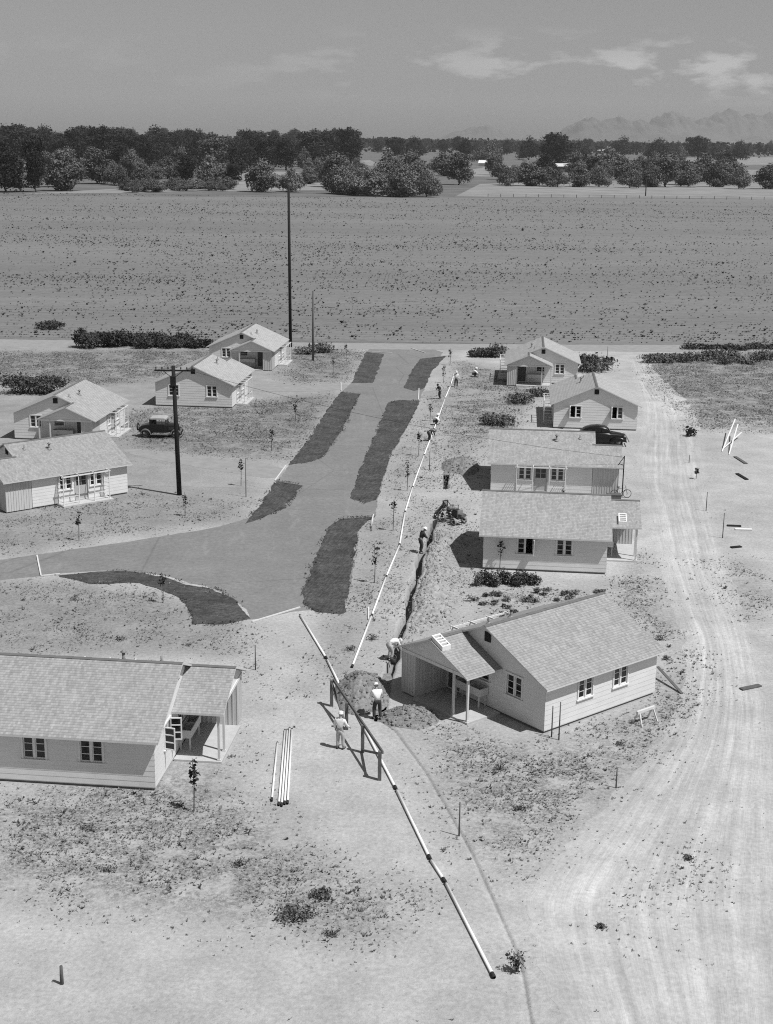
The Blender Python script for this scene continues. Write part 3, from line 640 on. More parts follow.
bush('shrub', 485, 357, 3.6, 1.3, 1400, .09, M_crop2, 'low dark shrub left of the far right cottage'); bush('shrub', 497, 357, 4.0, 1.9, 1800, .09, M_crop2, 'taller dark shrub touching the far right cottage porch side'); bush('shrub', 474, 357, 2.4, 1.0, 900, .09, M_crop2, 'smallest dark shrub by the field road right of the street')
bush('shrub', 46, 393, 6.5, 2.0, 3000, .10, M_crop2, 'dark leafy shrub behind the leftmost porch cottage'); bush('shrub', 22, 393, 6, 2.2, 2600, .10, M_crop2, 'dark shrub outermost at left behind the porch cottage')
bush('shrub', 322, 352, 4.6, 1.2, 1200, .10, M_leafmid, 'low shrub at the foot of the slim pole by the field road'); bush('shrub', 305, 354, 4, 1.0, 1000, .1, M_leafmid, 'low weed clump right of the far left cottage')
bush('shrub', 50, 329, 5.5, 1.2, 1200, .12, M_crop, 'isolated dark weed clump at the field edge far left')
for k in range(28):
    u = 82+k*4.35; t = k/27
    bush('hedge_plant', u+random.uniform(-2, 2), 346+random.uniform(-1.5, 1.5)+1.6*math.sin(k), random.uniform(3, 5), 2.3-1.0*t+random.uniform(-.5, .5), 1000, .105, M_leafdark if k % 3 == 0 else M_crop2, 'dark bushy plant of the hedge row behind the left cottages', 'hedge plant', 'hedge row at the near edge of the field', seed=k)
for k in range(22):
    u = 650+k*8.2+random.uniform(-2, 2)
    bush('hedge_plant', u, 361+random.uniform(-3, 3), 4.0, random.uniform(.6, 1.5), 600, .10, M_leafmid, 'grey bushy plant of the weedy row right of the dirt track', 'hedge plant', 'weedy row right of the track', seed=90+k)
for k in range(10):
    u = 690+k*13; bush('hedge_plant', u, 349+random.uniform(-.8, .8), 4.5, random.uniform(.5, 1.1), 500, .11, M_crop2, 'dark plant of the low row across the field road at right', 'hedge plant', 'low row across the field road', seed=130+k)
for k in range(11):
    u = 479+k*5.6; bush('garden_plant', u, 586+random.uniform(-3, 2), 1.15, random.uniform(.6, 1.15), 520, .05, M_crop2 if k % 3 else M_leafmid, 'leafy dark vegetable plant of the row before the second right cottage', 'vegetable plant', 'garden row before the cottage', seed=160+k)
for k in range(34):
    u = random.uniform(474, 606); v = random.uniform(590, 603 if u > 520 else 618); bush('garden_plant', u, v, random.uniform(.4, 1.1), random.uniform(.15, .4), 150, .045, M_leafmid, 'low pale vegetable plant behind the near right cottage', 'vegetable plant', 'low garden plants', seed=190+k)
bush('shrub', 296, 917, 2.0, .5, 900, .04, M_greenweed, 'sprawling weed clump on the bare ground at the lower left'); bush('shrub', 322, 897, 1.2, .3, 400, .04, M_greenweed, 'flat weed clump above the sprawling one at the lower left')
bush('shrub', 516, 972, .8, .9, 330, .035, M_crop2, 'upright dark weed beside the lower end of the white pipe')
bush('shrub', 607, 362, 2.6, .7, 170, .16, M_leafdark, 'dark clump round a thin stake by the dirt track top'); bush('shrub', 690, 436, 1.8, 1.0, 160, .1, M_leafdark, 'small dark weed right of the dirt track bend')
for k, (u, v, w, h) in enumerate([(330, 935, .8, .22), (110, 870, 1.1, .2), (90, 830, 1.0, .2), (240, 865, 1.0, .2), (410, 690, .5, .2), (120, 640, 1.0, .3), (75, 600, 1.0, .3), (350, 650, .9, .3), (372, 640, .9, .35), (620, 745, 1.0, .25), (520, 810, .9, .25), (500, 770, .9, .25), (660, 640, .9, .35), (666, 660, .7, .3), (690, 860, .8, .2), (600, 928, .7, .2)]):
    bush('weed_clump', u, v, w, h, 150, .032, M_greenweed, None, 'weed', 'single weed clumps on the open ground', seed=230+k)['label'] = 'low dark weed clump on open bare ground'

# ------------------------------------------------------------------ houses
ZB = .12
WALLS = {'A': ((0, 0, 0), (1, 0, 0), (0, -1, 0)), 'P': ((0, 0, 0), (0, 1, 0), (-1, 0, 0)), 'Q': ((HL, 0, 0), (0, 1, 0), (1, 0, 0)), 'B': ((0, HD, 0), (1, 0, 0), (0, 1, 0))}
def wp(wall, s, z, o=0.0):
    p, d, n = WALLS[wall]; return (p[0]+d[0]*s+n[0]*o, p[1]+d[1]*s+n[1]*o, z)
OPEN = {'A': [(2.25, 3.22, 1.18, 2.2), (4.75, 5.72, 1.18, 2.2)], 'P': [(1.56, 2.56, 1.22, 2.26), (3.8, 4.7, 1.4, 2.16), (5.9, 6.78, .2, 2.14)], 'Q': [(1.42, 2.42, 1.15, 2.24), (5.4, 6.4, 1.15, 2.24)], 'B': [(2.25, 3.2, 1.12, 2.2), (4.78, 5.73, 1.12, 2.2), (3.52, 4.52, .2, 2.12)]}
def wall_mesh():
    mb = MB(); LIP = .006
    for w, ops in OPEN.items():
        length = HL if w in 'AB' else HD; top = HE+.06
        zs = sorted({round(z, 4) for z in [ZB, top]+[q for o in ops for q in o[2:]]+[k*.25-.1 for k in range(1, 11) if ZB < k*.25-.1 < top]})
        ss = sorted({0, length}|{q for o in ops for q in o[:2]})
        def off(z):  # lap profile: lower edge of each course stands out
            t = ((z+.1)/.25) % 1.0; return LIP*(1-t)
        for z0, z1 in zip(zs, zs[1:]):
            for s0, s1 in zip(ss, ss[1:]):
                if any(o[0] <= (s0+s1)/2 <= o[1] and o[2] <= (z0+z1)/2 <= o[3] for o in ops): continue
                o0 = off(z0+1e-4); o1 = off(z1-1e-4)
                mb.quad([wp(w, s0, z0, o0), wp(w, s1, z0, o0), wp(w, s1, z1, o1), wp(w, s0, z1, o1)])
                mb.quad([wp(w, s0, z0, -.02), wp(w, s1, z0, -.02), wp(w, s1, z0, o0), wp(w, s0, z0, o0)])
        for o in ops:  # reveals
            a = [(o[0], o[2]), (o[1], o[2]), (o[1], o[3]), (o[0], o[3])]
            for (s0, z0), (s1, z1) in zip(a, a[1:]+a[:1]): mb.quad([wp(w, s0, z0, .022), wp(w, s1, z1, .022), wp(w, s1, z1, -.09), wp(w, s0, z0, -.09)])
        if w in 'PQ':
            z = top
            while z < ZR-.1:
                z1 = min((math.floor((z+.1)/.25+1e-6)+1)*.25-.1, ZR-.07)
                def half(zz): return max(.02, (ZR-.07-zz)/PITCH)
                a0, a1 = min(half(z), HD/2), min(half(z1), HD/2)
                mb.quad([wp(w, HD/2-a0, z, LIP), wp(w, HD/2+a0, z, LIP), wp(w, HD/2+a1, z1, 0), wp(w, HD/2-a1, z1, 0)])
                mb.quad([wp(w, HD/2-a0, z, -.02), wp(w, HD/2+a0, z, -.02), wp(w, HD/2+a0, z, LIP), wp(w, HD/2-a0, z, LIP)]); z = z1
    return mb
def slab(mb, a, b, c, d, th, uvs):
    """sloping roof slab, corners a b (eave) c d (ridge)"""
    A = [Vector(q) for q in (a, b, c, d)]; B = [q-Vector((0, 0, th)) for q in A]
    mb.quad(A, uvs)
    mb.quad(B[::-1], uvs[::-1])
    for i in range(4):
        j = (i+1) % 4; mb.quad([A[i], B[i], B[j], A[j]], [(0, 0)]*4, 1)
def window(parent, w, o, m, opened=(), mull=True):
    """casing + mullion + muntins, glass as a child; opened: sides whose sash is swung out"""
    s0, s1, z0, z1 = o; mb = MB()
    def bx(a, b, c, d, o0, o1): lo = [wp(w, a, c, o0), wp(w, b, c, o0), wp(w, b, c, o1), wp(w, a, c, o1)]; hi = [wp(w, a, d, o0), wp(w, b, d, o0), wp(w, b, d, o1), wp(w, a, d, o1)]; mb.hexa(lo, hi)
    bx(s0-.08, s0, z0-.02, z1, .0, .05); bx(s1, s1+.08, z0-.02, z1, .0, .05); bx(s0-.10, s1+.10, z1, z1+.09, .0, .055); bx(s0-.12, s1+.12, z0-.08, z0-.02, .0, .09)
    mid = (s0+s1)/2
    if mull: bx(mid-.045, mid+.045, z0, z1, -.07, .03)
    halves = [(s0, mid-.045), (mid+.045, s1)] if mull else [(s0, s1)]
    gl = MB()
    for k, (a, b) in enumerate(halves):
        if k in opened: continue
        for q in (a, b-.045): bx(q, q+.045, z0, z1, -.06, -.015)
        for q in (z0, z1-.05): bx(a+.045, b-.045, q, q+.05, -.06, -.015)
        for t in (1/3, 2/3): zz = z0+(z1-z0)*t; bx(a+.045, b-.045, zz-.014, zz+.014, -.055, -.02)
        gl.quad([wp(w, a+.02, z0+.02, -.04), wp(w, b-.02, z0+.02, -.04), wp(w, b-.02, z1-.02, -.04), wp(w, a+.02, z1-.02, -.04)])
    f = mb.obj('window', M_white, parent, m)
    if gl.f: gl.obj('pane', M_glass, f, m)
    for k, (a, b) in enumerate(halves):
        if k not in opened: continue
        # sash hinged at the outer jamb, swung out ~110 degrees
        hinge = a if k == 0 else b; sgn = -1 if k == 0 else 1; L = b-a; ang = R(100); sb = MB()
        def sp_(t, z, th=0): return wp(w, hinge+sgn*(-math.cos(ang)*t*L), z, .05+math.sin(ang)*t*L)
        def rail(t0, zA, t1, zB): sb.bar(sp_(t0, zA), sp_(t1, zB), .045, .05)
        rail(0, z0, 0, z1); rail(1, z0, 1, z1); rail(0, z0+.02, 1, z0+.02); rail(0, z1-.02, 1, z1-.02)
        for t in (1/3, 2/3): rail(0, z0+(z1-z0)*t, 1, z0+(z1-z0)*t)
        sx = sb.obj('sash', M_white, f, m); pg = MB(); pg.quad([sp_(.04, z0+.03), sp_(.96, z0+.03), sp_(.96, z1-.03), sp_(.04, z1-.03)]); pg.obj('pane', M_glass, f, m)
    return f
def interior(m, parent):
    """floor, lining and ceiling boards so openings look into a dim room"""
    mb = MB(); a = .12
    mb.quad([(a, a, .16), (HL-a, a, .16), (HL-a, HD-a, .16), (a, HD-a, .16)])
    mb.quad([(a, a, HE), (HL-a, a, HE), (HL-a, HD-a, HE), (a, HD-a, HE)])
    mb.quad([(HL/2, a, .16), (HL/2, HD-a, .16), (HL/2, HD-a, HE), (HL/2, a, HE)]); mb.quad([(a, HD/2, .16), (HL-a, HD/2, .16), (HL-a, HD/2, HE), (a, HD/2, HE)])
    mb.obj('inner_floor', M_greywood, parent, m)
def build_house(key, label, openA=((), ()), openP=(), openQ=((), ()), sideB=True, extra=None):
    m, tx, ty, t = HOUSES[key]; H = thing('cottage', (tx, ty, 0), R(t), label, 'house', 'cottages of the settlement')
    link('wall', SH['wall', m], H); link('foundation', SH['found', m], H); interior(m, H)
    roof_tone = {'R4': 1.22, 'R5': 1.22, 'L3': 1.22, 'L5': 1.25, 'L2': 1.12, 'L4': .97, 'R3': 1.06, 'R2': 1.06, 'L1': 1.03}.get(key, 1.0)   # shingle brightness multiplier for each cottage
    rf = link('roof', SH['roof', m], H); link('ridge_cap', SH['cap', m], rf)
    pr = link('porch_roof', SH['proof', m], H); link('ridge_cap', SH['pcap', m], pr)
    for q in (rf, pr): q.color = (1, 1, 1, roof_tone)
    link('porch_gable', SH['pgable', m], H); link('shed', SH['shed', m], H); link('porch_floor', SH['pfloor', m], H)
    for yy in (3.1, 4.1):
        p = MB(); p.box((-PW-.06, yy-.05, .1), (-PW+.04, yy+.05, HE+.02)); p.box((-PW-.09, yy-.08, .101), (-PW+.07, yy+.08, .16)); p.obj('post', M_trim, H, m)
    tr = link('laundry_trough', SH['trough', m], H)
    for k, o in enumerate(OPEN['A']): window(H, 'A', o, m, openA[k])
    window(H, 'P', OPEN['P'][0], m, openP); window(H, 'P', OPEN['P'][1], m, (), False)
    for k, o in enumerate(OPEN['Q']): window(H, 'Q', o, m, openQ[k])
    for k in (0, 1): window(H, 'B', OPEN['B'][k], m)
    d = MB(); o = OPEN['P'][2]; d.hexa([wp('P', o[0], .2, -.08), wp('P', o[1], .2, -.08), wp('P', o[1], .2, -.03), wp('P', o[0], .2, -.03)], [wp('P', o[0], o[3], -.08), wp('P', o[1], o[3], -.08), wp('P', o[1], o[3], -.03), wp('P', o[0], o[3], -.03)])
    dd = d.obj('door', M_greywood, H, m); k_ = MB(); k_.lathe([(.0, -.0), (.03, .0), (.035, -.03), (.0, -.06)], wp('P', o[0]+.08, 1.05, .01), 8, 'x'); k_.obj('handle', M_steel, dd, m)
    dB = MB(); o = OPEN['B'][2]
    for (a, b, c, e, q0, q1) in [(o[0], o[1], .2, 1.25, -.07, -.03), (o[0], o[0]+.1, 1.25, 2.12, -.07, -.03), (o[1]-.1, o[1], 1.25, 2.12, -.07, -.03), (o[0]+.1, o[1]-.1, 2.02, 2.12, -.07, -.03), ((o[0]+o[1])/2-.02, (o[0]+o[1])/2+.02, 1.25, 2.02, -.06, -.04), (o[0]+.1, o[1]-.1, 1.62, 1.65, -.06, -.04), (o[0]-.07, o[0], .2, 2.16, -.02, .05), (o[1], o[1]+.07, .2, 2.16, -.02, .05)]:
        dB.hexa([wp('B', a, c, q0), wp('B', b, c, q0), wp('B', b, c, q1), wp('B', a, c, q1)], [wp('B', a, e, q0), wp('B', b, e, q0), wp('B', b, e, q1), wp('B', a, e, q1)])
    db = dB.obj('door', M_door, H, m); pg = MB(); pg.quad([wp('B', o[0]+.08, 1.22, -.05), wp('B', o[1]-.08, 1.22, -.05), wp('B', o[1]-.08, 2.05, -.05), wp('B', o[0]+.08, 2.05, -.05)]); pg.obj('pane', M_glass, db, m)
    link('pergola', SH['perg', m], H); link('stoop', SH['stoop', m], H)
    for w in 'PQ':
        v = MB(); lo = [wp(w, 3.77, 3.44, .01), wp(w, 4.19, 3.44, .01), wp(w, 4.19, 3.44, .05), wp(w, 3.77, 3.44, .05)]; hi = [wp(w, 3.77, 3.92, .01), wp(w, 4.19, 3.92, .01), wp(w, 4.19, 3.92, .05), wp(w, 3.77, 3.92, .05)]
        v.hexa(lo, hi, 0)
        for q in range(6):
            zz = 3.47+q*.075; v.hexa([wp(w, 3.79, zz, .05), wp(w, 4.17, zz, .05), wp(w, 4.17, zz, .075), wp(w, 3.79, zz, .075)], [wp(w, 3.79, zz+.02, .05), wp(w, 4.17, zz+.02, .05), wp(w, 4.17, zz+.02, .06), wp(w, 3.79, zz+.02, .06)])
        v.obj('gable_vent', M_vent, H, m)
    for (px, py, r_, hh) in ((2.82, 5.3, .075, .36), (.95, 4.95, .05, .30)):
        z = HE+PITCH*(HD+OE-py); q = MB(); q.tube([(px, py, z-.15), (px, py, z+hh)], r_, 10)
        if r_ > .06: q.lathe([(.14, 0), (.15, .03), (.02, .12)], (px, py, z+hh+.05), 10); q.tube([(px, py, z+hh-.02), (px, py, z+hh+.07)], .03, 6)
        q.lathe([(r_+.12, -.02), (r_+.01, .10)], (px, py, z), 10); q.obj('stovepipe', M_tin, H, m, True)
    return H
SH = {}
def shared(m):
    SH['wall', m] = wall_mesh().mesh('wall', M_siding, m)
    f = MB(); f.box((.06, .06, -.02), (HL-.06, HD-.06, ZB+.02)); SH['found', m] = f.mesh('foundation', M_found, m)
    r = MB(); X0, X1 = -OG, HL+OG; sl = math.hypot(HD/2+OE, ZR-HE); th = .09
    slab(r, (X0, -OE, HE), (X1, -OE, HE), (X1, HD/2, ZR), (X0, HD/2, ZR), th, [(X0, 0), (X1, 0), (X1, sl), (X0, sl)])
    slab(r, (X1, HD+OE, HE), (X0, HD+OE, HE), (X0, HD/2, ZR), (X1, HD/2, ZR), th, [(X1+20, 0), (X0+20, 0), (X0+20, sl), (X1+20, sl)])
    SH['roof', m] = r.mesh('roof', [M_shingle, M_trim], m)
    def caps(x0, x1, y, z, seed):
        q = MB(); rr = random.Random(seed); x = x0
        while x < x1:
            L = min(.42, x1-x); dz = rr.uniform(.0, .014); t = .016
            for s in (1, -1): q.hexa([(x, y, z+.012+dz), (x+L+.03, y, z+.006+dz), (x+L+.03, y+s*.13, z-.13*PITCH+.008+dz), (x, y+s*.13, z-.13*PITCH+.012+dz)], [(x, y, z+.012+dz+t), (x+L+.03, y, z+.006+dz+t), (x+L+.03, y+s*.13, z-.13*PITCH+.008+dz+t), (x, y+s*.13, z-.13*PITCH+.012+dz+t)])
            x += .42
        return q
    SH['cap', m] = caps(X0, X1, HD/2, ZR, 3).mesh('ridge_cap', M_tin if False else M_shingle, m)
    p = MB(); xo = -PW-OG; ps = math.hypot(HD+OE-YR, ZPR-HE); xa = -.02
    slab(p, (xo, YA, HE), (xa, YA, HE), (xa, YR, ZPR), (xo, YR, ZPR), .08, [(xo+40, 0), (xa+40, 0), (xa+40, ps), (xo+40, ps)])
    slab(p, (X0-.004, HD+OE, HE), (xo, HD+OE, HE), (xo, YR, ZPR), (X0-.004, YR, ZPR), .08, [(X0+60, 0), (xo+60, 0), (xo+60, ps), (X0+60, ps)])
    SH['proof', m] = p.mesh('porch_roof', [M_shingle, M_trim], m)
    SH['pcap', m] = caps(xo, xa-.05, YR, ZPR, 5).mesh('ridge_cap', M_shingle, m)
    g_ = MB(); x = -PW  # gable triangle over the porch opening, lapped boards on a beam
    z = HE+.02; zt = ZPR-.09
    while z < zt:
        z1 = min(z+.25, zt); a0, a1 = (zt-z)/PITCH, (zt-z1)/PITCH
        g_.quad([(x-.02, YR-a0, z), (x-.02, YR+a0, z), (x, YR+max(a1, .01), z1), (x, YR-max(a1, .01), z1)]); g_.quad([(x+.03, YR-a0, z), (x+.03, YR+a0, z), (x+.03, YR+max(a1, .01), z1), (x+.03, YR-max(a1, .01), z1)]); g_.quad([(x-.02, YR-a0, z), (x-.02, YR+a0, z), (x+.03, YR+a0, z), (x+.03, YR-a0, z)]); z = z1
    g_.box((x-.05, 3.02, HE-.14), (x+.05, HD-.02, HE+.019)); g_.box((x+.05, 3.03, HE-.13), (-.03, 3.12, HE+.018))
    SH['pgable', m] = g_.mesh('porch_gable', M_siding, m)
    s = MB(); y0, y1, x0, x1 = 6.95, HD-.004, -PW-.001, -.03; zt = HE+.05
    for a, b in (((x0, y0), (x1, y0)), ((x0, y1), (x0, y0)), ((x1, y1), (x0, y1))):
        A, B = Vector(a), Vector(b); L = (B-A).length; n = max(2, int(L/.2)); d = (B-A)/n; nn = Vector((d.y, -d.x)).normalized()
        for i in range(n):
            q0, q1 = A+d*i, A+d*(i+.96); w = .02+.006*((i*7) % 3)
            s.hexa([(q0.x, q0.y, .08), (q1.x, q1.y, .08), (q1.x-nn.x*w, q1.y-nn.y*w, .08), (q0.x-nn.x*w, q0.y-nn.y*w, .08)], [(q0.x, q0.y, zt), (q1.x, q1.y, zt), (q1.x-nn.x*w, q1.y-nn.y*w, zt), (q0.x-nn.x*w, q0.y-nn.y*w, zt)])
            qm = A+d*(i+.98); s.bar((qm.x+nn.x*.008, qm.y+nn.y*.008, .08), (qm.x+nn.x*.008, qm.y+nn.y*.008, zt-.02), .035, .035)
    SH['shed', m] = s.mesh('shed', M_board, m)
    f = MB(); f.box((-PW-.15, YA+.05, -.02), (-.03, 6.94, .1)); SH['pfloor', m] = f.mesh('porch_floor', M_slab, m)
    t = MB(); a, b, c, e = -.62, -.04, 3.8, 5.7   # long wooden laundry trough on the gable wall
    t.box((a, c, .74), (b, e, .78)); t.box((a, c, .78), (a+.035, e, 1.12)); t.box((b-.035, c, .78), (b, e, 1.12)); t.box((a+.035, c, .78), (b-.035, c+.035, 1.12)); t.box((a+.035, e-.035, .78), (b-.035, e, 1.12)); t.box((a+.035, (c+e)/2-.02, .78), (b-.035, (c+e)/2+.02, 1.1))
    for yy in (c+.1, e-.15): t.box((a+.05, yy, .1), (a+.11, yy+.06, .74)); t.box((b-.1, yy, .1), (b-.04, yy+.06, .74))
    SH['trough', m] = t.mesh('laundry_trough', M_trim, m)
    g2 = MB(); yo = HD+.9; xs = (2.1, 3.36, 4.64, 5.9); zt = 2.3
    for x in xs: g2.bar((x, yo, .12), (x, yo, zt), .06)
    for x in (xs[0], xs[-1]):
        g2.bar((x, HD+.05, .12), (x, HD+.05, zt-.1), .05)
        for k in range(6): g2.bar((x, HD+.05, .35+k*.33), (x, yo, .35+k*.33), .03)
    for x in xs: g2.bar((x, HD+.03, zt+.03), (x, yo+.12, zt+.03), .05, .08)
    g2.bar((xs[0]-.12, yo, zt-.02), (xs[-1]+.12, yo, zt-.02), .05, .09)
    for a_, b_ in ((xs[0], xs[1]), (xs[2], xs[3])): g2.bar((a_, yo, .75), (b_, yo, .75), .035)
    SH['perg', m] = g2.mesh('pergola', M_white, m)
    st = MB(); st.box((1.95, HD+.03, -.02), (6.1, HD+1.15, .12)); SH['stoop', m] = st.mesh('stoop', M_slab, m)
shared(1); shared(-1)
h1 = build_house('R1', 'nearest right cottage with its porch and shed end facing the trench')
build_house('L1', 'nearest left cottage cut by the edge with open casements beside its porch', openP=(0, 1))
h2 = build_house('R2', 'second right cottage with two back windows and a garden row in front', openA=((), (0,)))
h3 = build_house('R3', 'third right cottage showing its front door between two windows')
build_house('R4', 'fourth right cottage with open casements in its plain gable and a black sedan before it', openQ=((1,), (1,)) )
build_house('R5', 'farthest right cottage with a porch facing the camera')
build_house('L2', 'leftmost cottage with its porch gable facing the camera behind the trellis cottage')
build_house('L3', 'left cottage with a plain two-window gable behind the utility pole')
build_house('L4', 'second left cottage with a white trellis before its front door')
build_house('L5', 'farthest left cottage with a porch beside the tall pole')
def roof_vent(parent, m, x, y):
    z = ZPR-PITCH*(YR-y); v = MB(); dz = lambda yy: z+PITCH*(yy-y)
    a, b, c, d = x-.27, x+.27, y-.4, y+.4
    def bx(x0, x1, y0, y1, h0, h1): v.hexa([(x0, y0, dz(y0)+h0), (x1, y0, dz(y0)+h0), (x1, y1, dz(y1)+h0), (x0, y1, dz(y1)+h0)], [(x0, y0, dz(y0)+h1), (x1, y0, dz(y0)+h1), (x1, y1, dz(y1)+h1), (x0, y1, dz(y1)+h1)])
    bx(a, a+.07, c, d, .01, .24); bx(b-.07, b, c, d, .01, .24); bx(a+.07, b-.07, c, c+.07, .01, .24); bx(a+.07, b-.07, d-.07, d, .01, .24)
    for k in range(3): q = c+.07+(k+1)*.165; bx(a+.07, b-.07, q-.03, q+.03, .12, .235)
    f = v.obj('roof_vent', M_white, parent, m); u_ = MB(); u_.hexa([(a+.07, c+.07, dz(c+.07)+.012), (b-.07, c+.07, dz(c+.07)+.012), (b-.07, d-.07, dz(d-.07)+.012), (a+.07, d-.07, dz(d-.07)+.012)], [(a+.07, c+.07, dz(c+.07)+.05), (b-.07, c+.07, dz(c+.07)+.05), (b-.07, d-.07, dz(d-.07)+.05), (a+.07, d-.07, dz(d-.07)+.05)]); u_.obj('opening', M_vent, f, m)
roof_vent(h1, 1, -2.0, 5.15); roof_vent(h2, -1, -1.1, 3.55)

# ------------------------------------------------------------------ poles, stakes, saplings
def stick(name, u, v, vt, r, material, label, cat, group=None, lean=(0, 0)):
    p = at(u, v); h = htop(u, v, vt); o = thing(name, p, 0, label, cat, group); mb = MB(); mb.tube([(0, 0, -.2), (lean[0]*.5, lean[1]*.5, h*.5), (lean[0], lean[1], h)], [r*1.15, r, r*.85], 9)
    mb.obj('post', material, o, smooth=True); return o, h
o, h = stick('utility_pole', 179.5, 495, 366, .17, M_darkwood, 'dark utility pole with a crossarm standing before the left cottages', 'utility pole', lean=(-.22, 0))
x = MB(); x.bar((-1.62, -.2, h-.32), (1.28, .12, h-.36), .1, .12); x.bar((-.22, -.12, h-.95), (-.95, -.16, h-.37), .04); x.bar((-.22, -.12, h-.95), (.5, .04, h-.39), .04); xa_ = x.obj('crossarm', M_darkwood, o)
for q in (-1.5, -1.05, -.6, .35, .8, 1.2):
    i_ = MB(); zz = h-.26-.014*(q+1.6); i_.lathe([(.02, 0), (.025, .08), (.055, .09), (.06, .15), (.04, .2), (.0, .21)], (q, -.2+.11*(q+1.6), zz), 8); i_.obj('insulator', M_iron, xa_, smooth=True)
tb = MB(); tb.box((-.42, -.36, h-1.5), (-.02, -.1, h-.75)); tb.obj('switch_box', M_darkwood, o)
stick('utility_pole', 290.5, 347, 186, .19, M_darkwood, 'tallest bare dark pole rising beside the farthest left cottage', 'pole', lean=(-.15, 0))
stick('utility_pole', 313, 360.5, 291, .13, M_greywood, 'slim short grey pole right of the tallest pole', 'pole')
stick('utility_pole', 645.5, 196, 178, .25, M_darkwood, 'small far pole at the field edge on the right', 'pole')
def sapling(u, v, vt, label, crown_v=None, cw=.5, n=60, group='young street trees and their stakes', dark=True):
    p = at(u, v); h = htop(u, v, vt); o = thing('sapling', p, 0, label, 'young tree', group); rr = random.Random(int(u*7+v)); t = MB()
    t.tube([(0, 0, -.05), (.03, .01, h*.5), (rr.uniform(-.06, .06), 0, h)], [.028, .022, .01], 6)
    for k in range(4): a = rr.random()*6.28; z = h*(.5+.12*k); t.tube([(0.02, 0, z), (cw*.4*math.cos(a), cw*.4*math.sin(a), z+.15)], [.012, .006], 5)
    t.obj('trunk', M_stake, o)
    zc = h*.72 if crown_v is None else h*crown_v
    lob = [(rr.uniform(-.1, .1)*cw, 0, zc+rr.uniform(-.2, .2)*h, cw*.38, cw*.38, h*.14) for _ in range(4)]
    link('foliage', leaf_mesh('foliage', lob, n, .065, M_leafdark if dark else M_leafmid, int(u+v)), o)
    return o
SAPS = [(79,541,511,'sapling in the yard before the trellis cottage'),(163,603,572,'sapling beside the curved dark bed'),(185,516,492,'thin sapling right of the utility pole'),(241,486,458,'sapling at the driveway edge left of the pointed bed'),(271.5,451,427,'sapling left of the long left bed'),(295.5,421,400,'sapling between the long left bed and the plain gable cottage'),
 (333,377,357,'sapling nearest the short far left bed'),(346,361,343,'farthest sapling by the field road left of the street'),(407,491,462,'sapling beside the white pipe right of the long right bed'),(418.5,456,430,'sapling right of the long right bed halfway up'),(430,421,402,'sapling near the crouching workers'),
 (393,531,500,'bare twiggy sapling by the gap between the right beds'),(374.5,583,543,'leafy sapling right of the broad dark bed'),(443.5,383,366,'sapling near the short far right bed'),(450,365.5,348,'farthest sapling right of the street'),(194,811,758,'sapling before the porch of the nearest left cottage'),(499.5,571,541,'sapling against the wall of the second right cottage'),(696,479,468,'short sapling right of the dirt track')]
for u, v, t, lab in SAPS: sapling(u, v, t, lab, n=95 if v > 700 else 60, cw=.62)
STK = [(255.5,670,645,'thin grey stake left of the long white pipe'),(459,836,802,'thin stake at the edge of the weeds right of the pipe'),(616,788,769,'short stake in the weeds right of the near right cottage'),(706,511,492,'stake on the bare ground right of the track'),(722.5,538,513,'taller stake right of the track by the dark boards'),(62,984,966,'dark stump of a stake at the bottom left corner'),(551.5,737,706,'shorter iron rod leaning by the corner of the near right cottage'),(558.8,740,702,'taller iron rod standing by the corner of the near right cottage'),(607,362,346,'thin stake in a dark clump at the top of the track'),(246,497,458,'tall thin stake near the pointed dark bed'),(429.5,470,452,'short stake right of the pipe halfway up'),(371,530,517,'short stake at the gap between right beds'),(689,463,455,'low peg right of the track bend'),(664,402,396,'low peg at the weedy edge of the track')]
for u, v, t, lab in STK: stick('stake', u, v, t, .03 if u not in (62,) else .06, M_stake, lab, 'stake', 'stakes and rods')
# low wire fence along the far edge of the field
fe = thing('wire_fence', at(600, 197), 0, 'low wire fence with thin posts along the far edge of the field', 'fence'); f0 = at(600, 197); wires = MB()
a, b = at(488, 196.8), at(900, 201.5)
for k in range(34):
    q = a.lerp(b, k/33)-f0; pm = MB(); pm.tube([(q.x, q.y, -.1), (q.x, q.y, 1.5)], .12, 6); pm.obj('post', M_darkwood, fe)
for z in (.5, .9, 1.3): wires.tube([(a-f0)+Vector((0, 0, z)), (b-f0)+Vector((0, 0, z))], .03, 4)
wires.obj('wire', M_iron, fe)

# ------------------------------------------------------------------ boards, pipes, barrier
def board(p, q, w, h, label, material=M_lumber, name='header_board', group=None, z=.05, cat='board'):
    p, q = Vector(p), Vector(q); o = (p+q)/2; mb = MB(); mb.bar(p-o, q-o, w, h); r_ = mb.obj(name, material); r_.location = (o.x, o.y, 0 if False else o.z+z); return tag(r_, label, cat, group)
for (a, b, lab) in [((252,622.5),(300,608),'white board across the end of the street'),((37,556),(41,576),'white board across the left branch road at the edge'),((41,576.5),(60,574.5),'white board along the near edge of the left branch road'),((373.5,515),(371,527),'short white board at the gap between the right beds'),((286,466),(275,481),'white board edging the gap between the left beds'),((346,471),(345,470.5),'') ,((411,348.5),(425,353),'white board at the far end of the street on the right'),((372,352),(392,353.2),'thin white board across the far left corner of the street'),((419,389),(418.5,400),'short pale board edging the far right driveway'),((341,383),(341,391),'short pale board edging the far left driveway'),((368.5,608),(368.6,620),'short white board lying by the pipe line below the broad bed')]:
    if lab: board(at(*a), at(*b), .09, .07, lab)
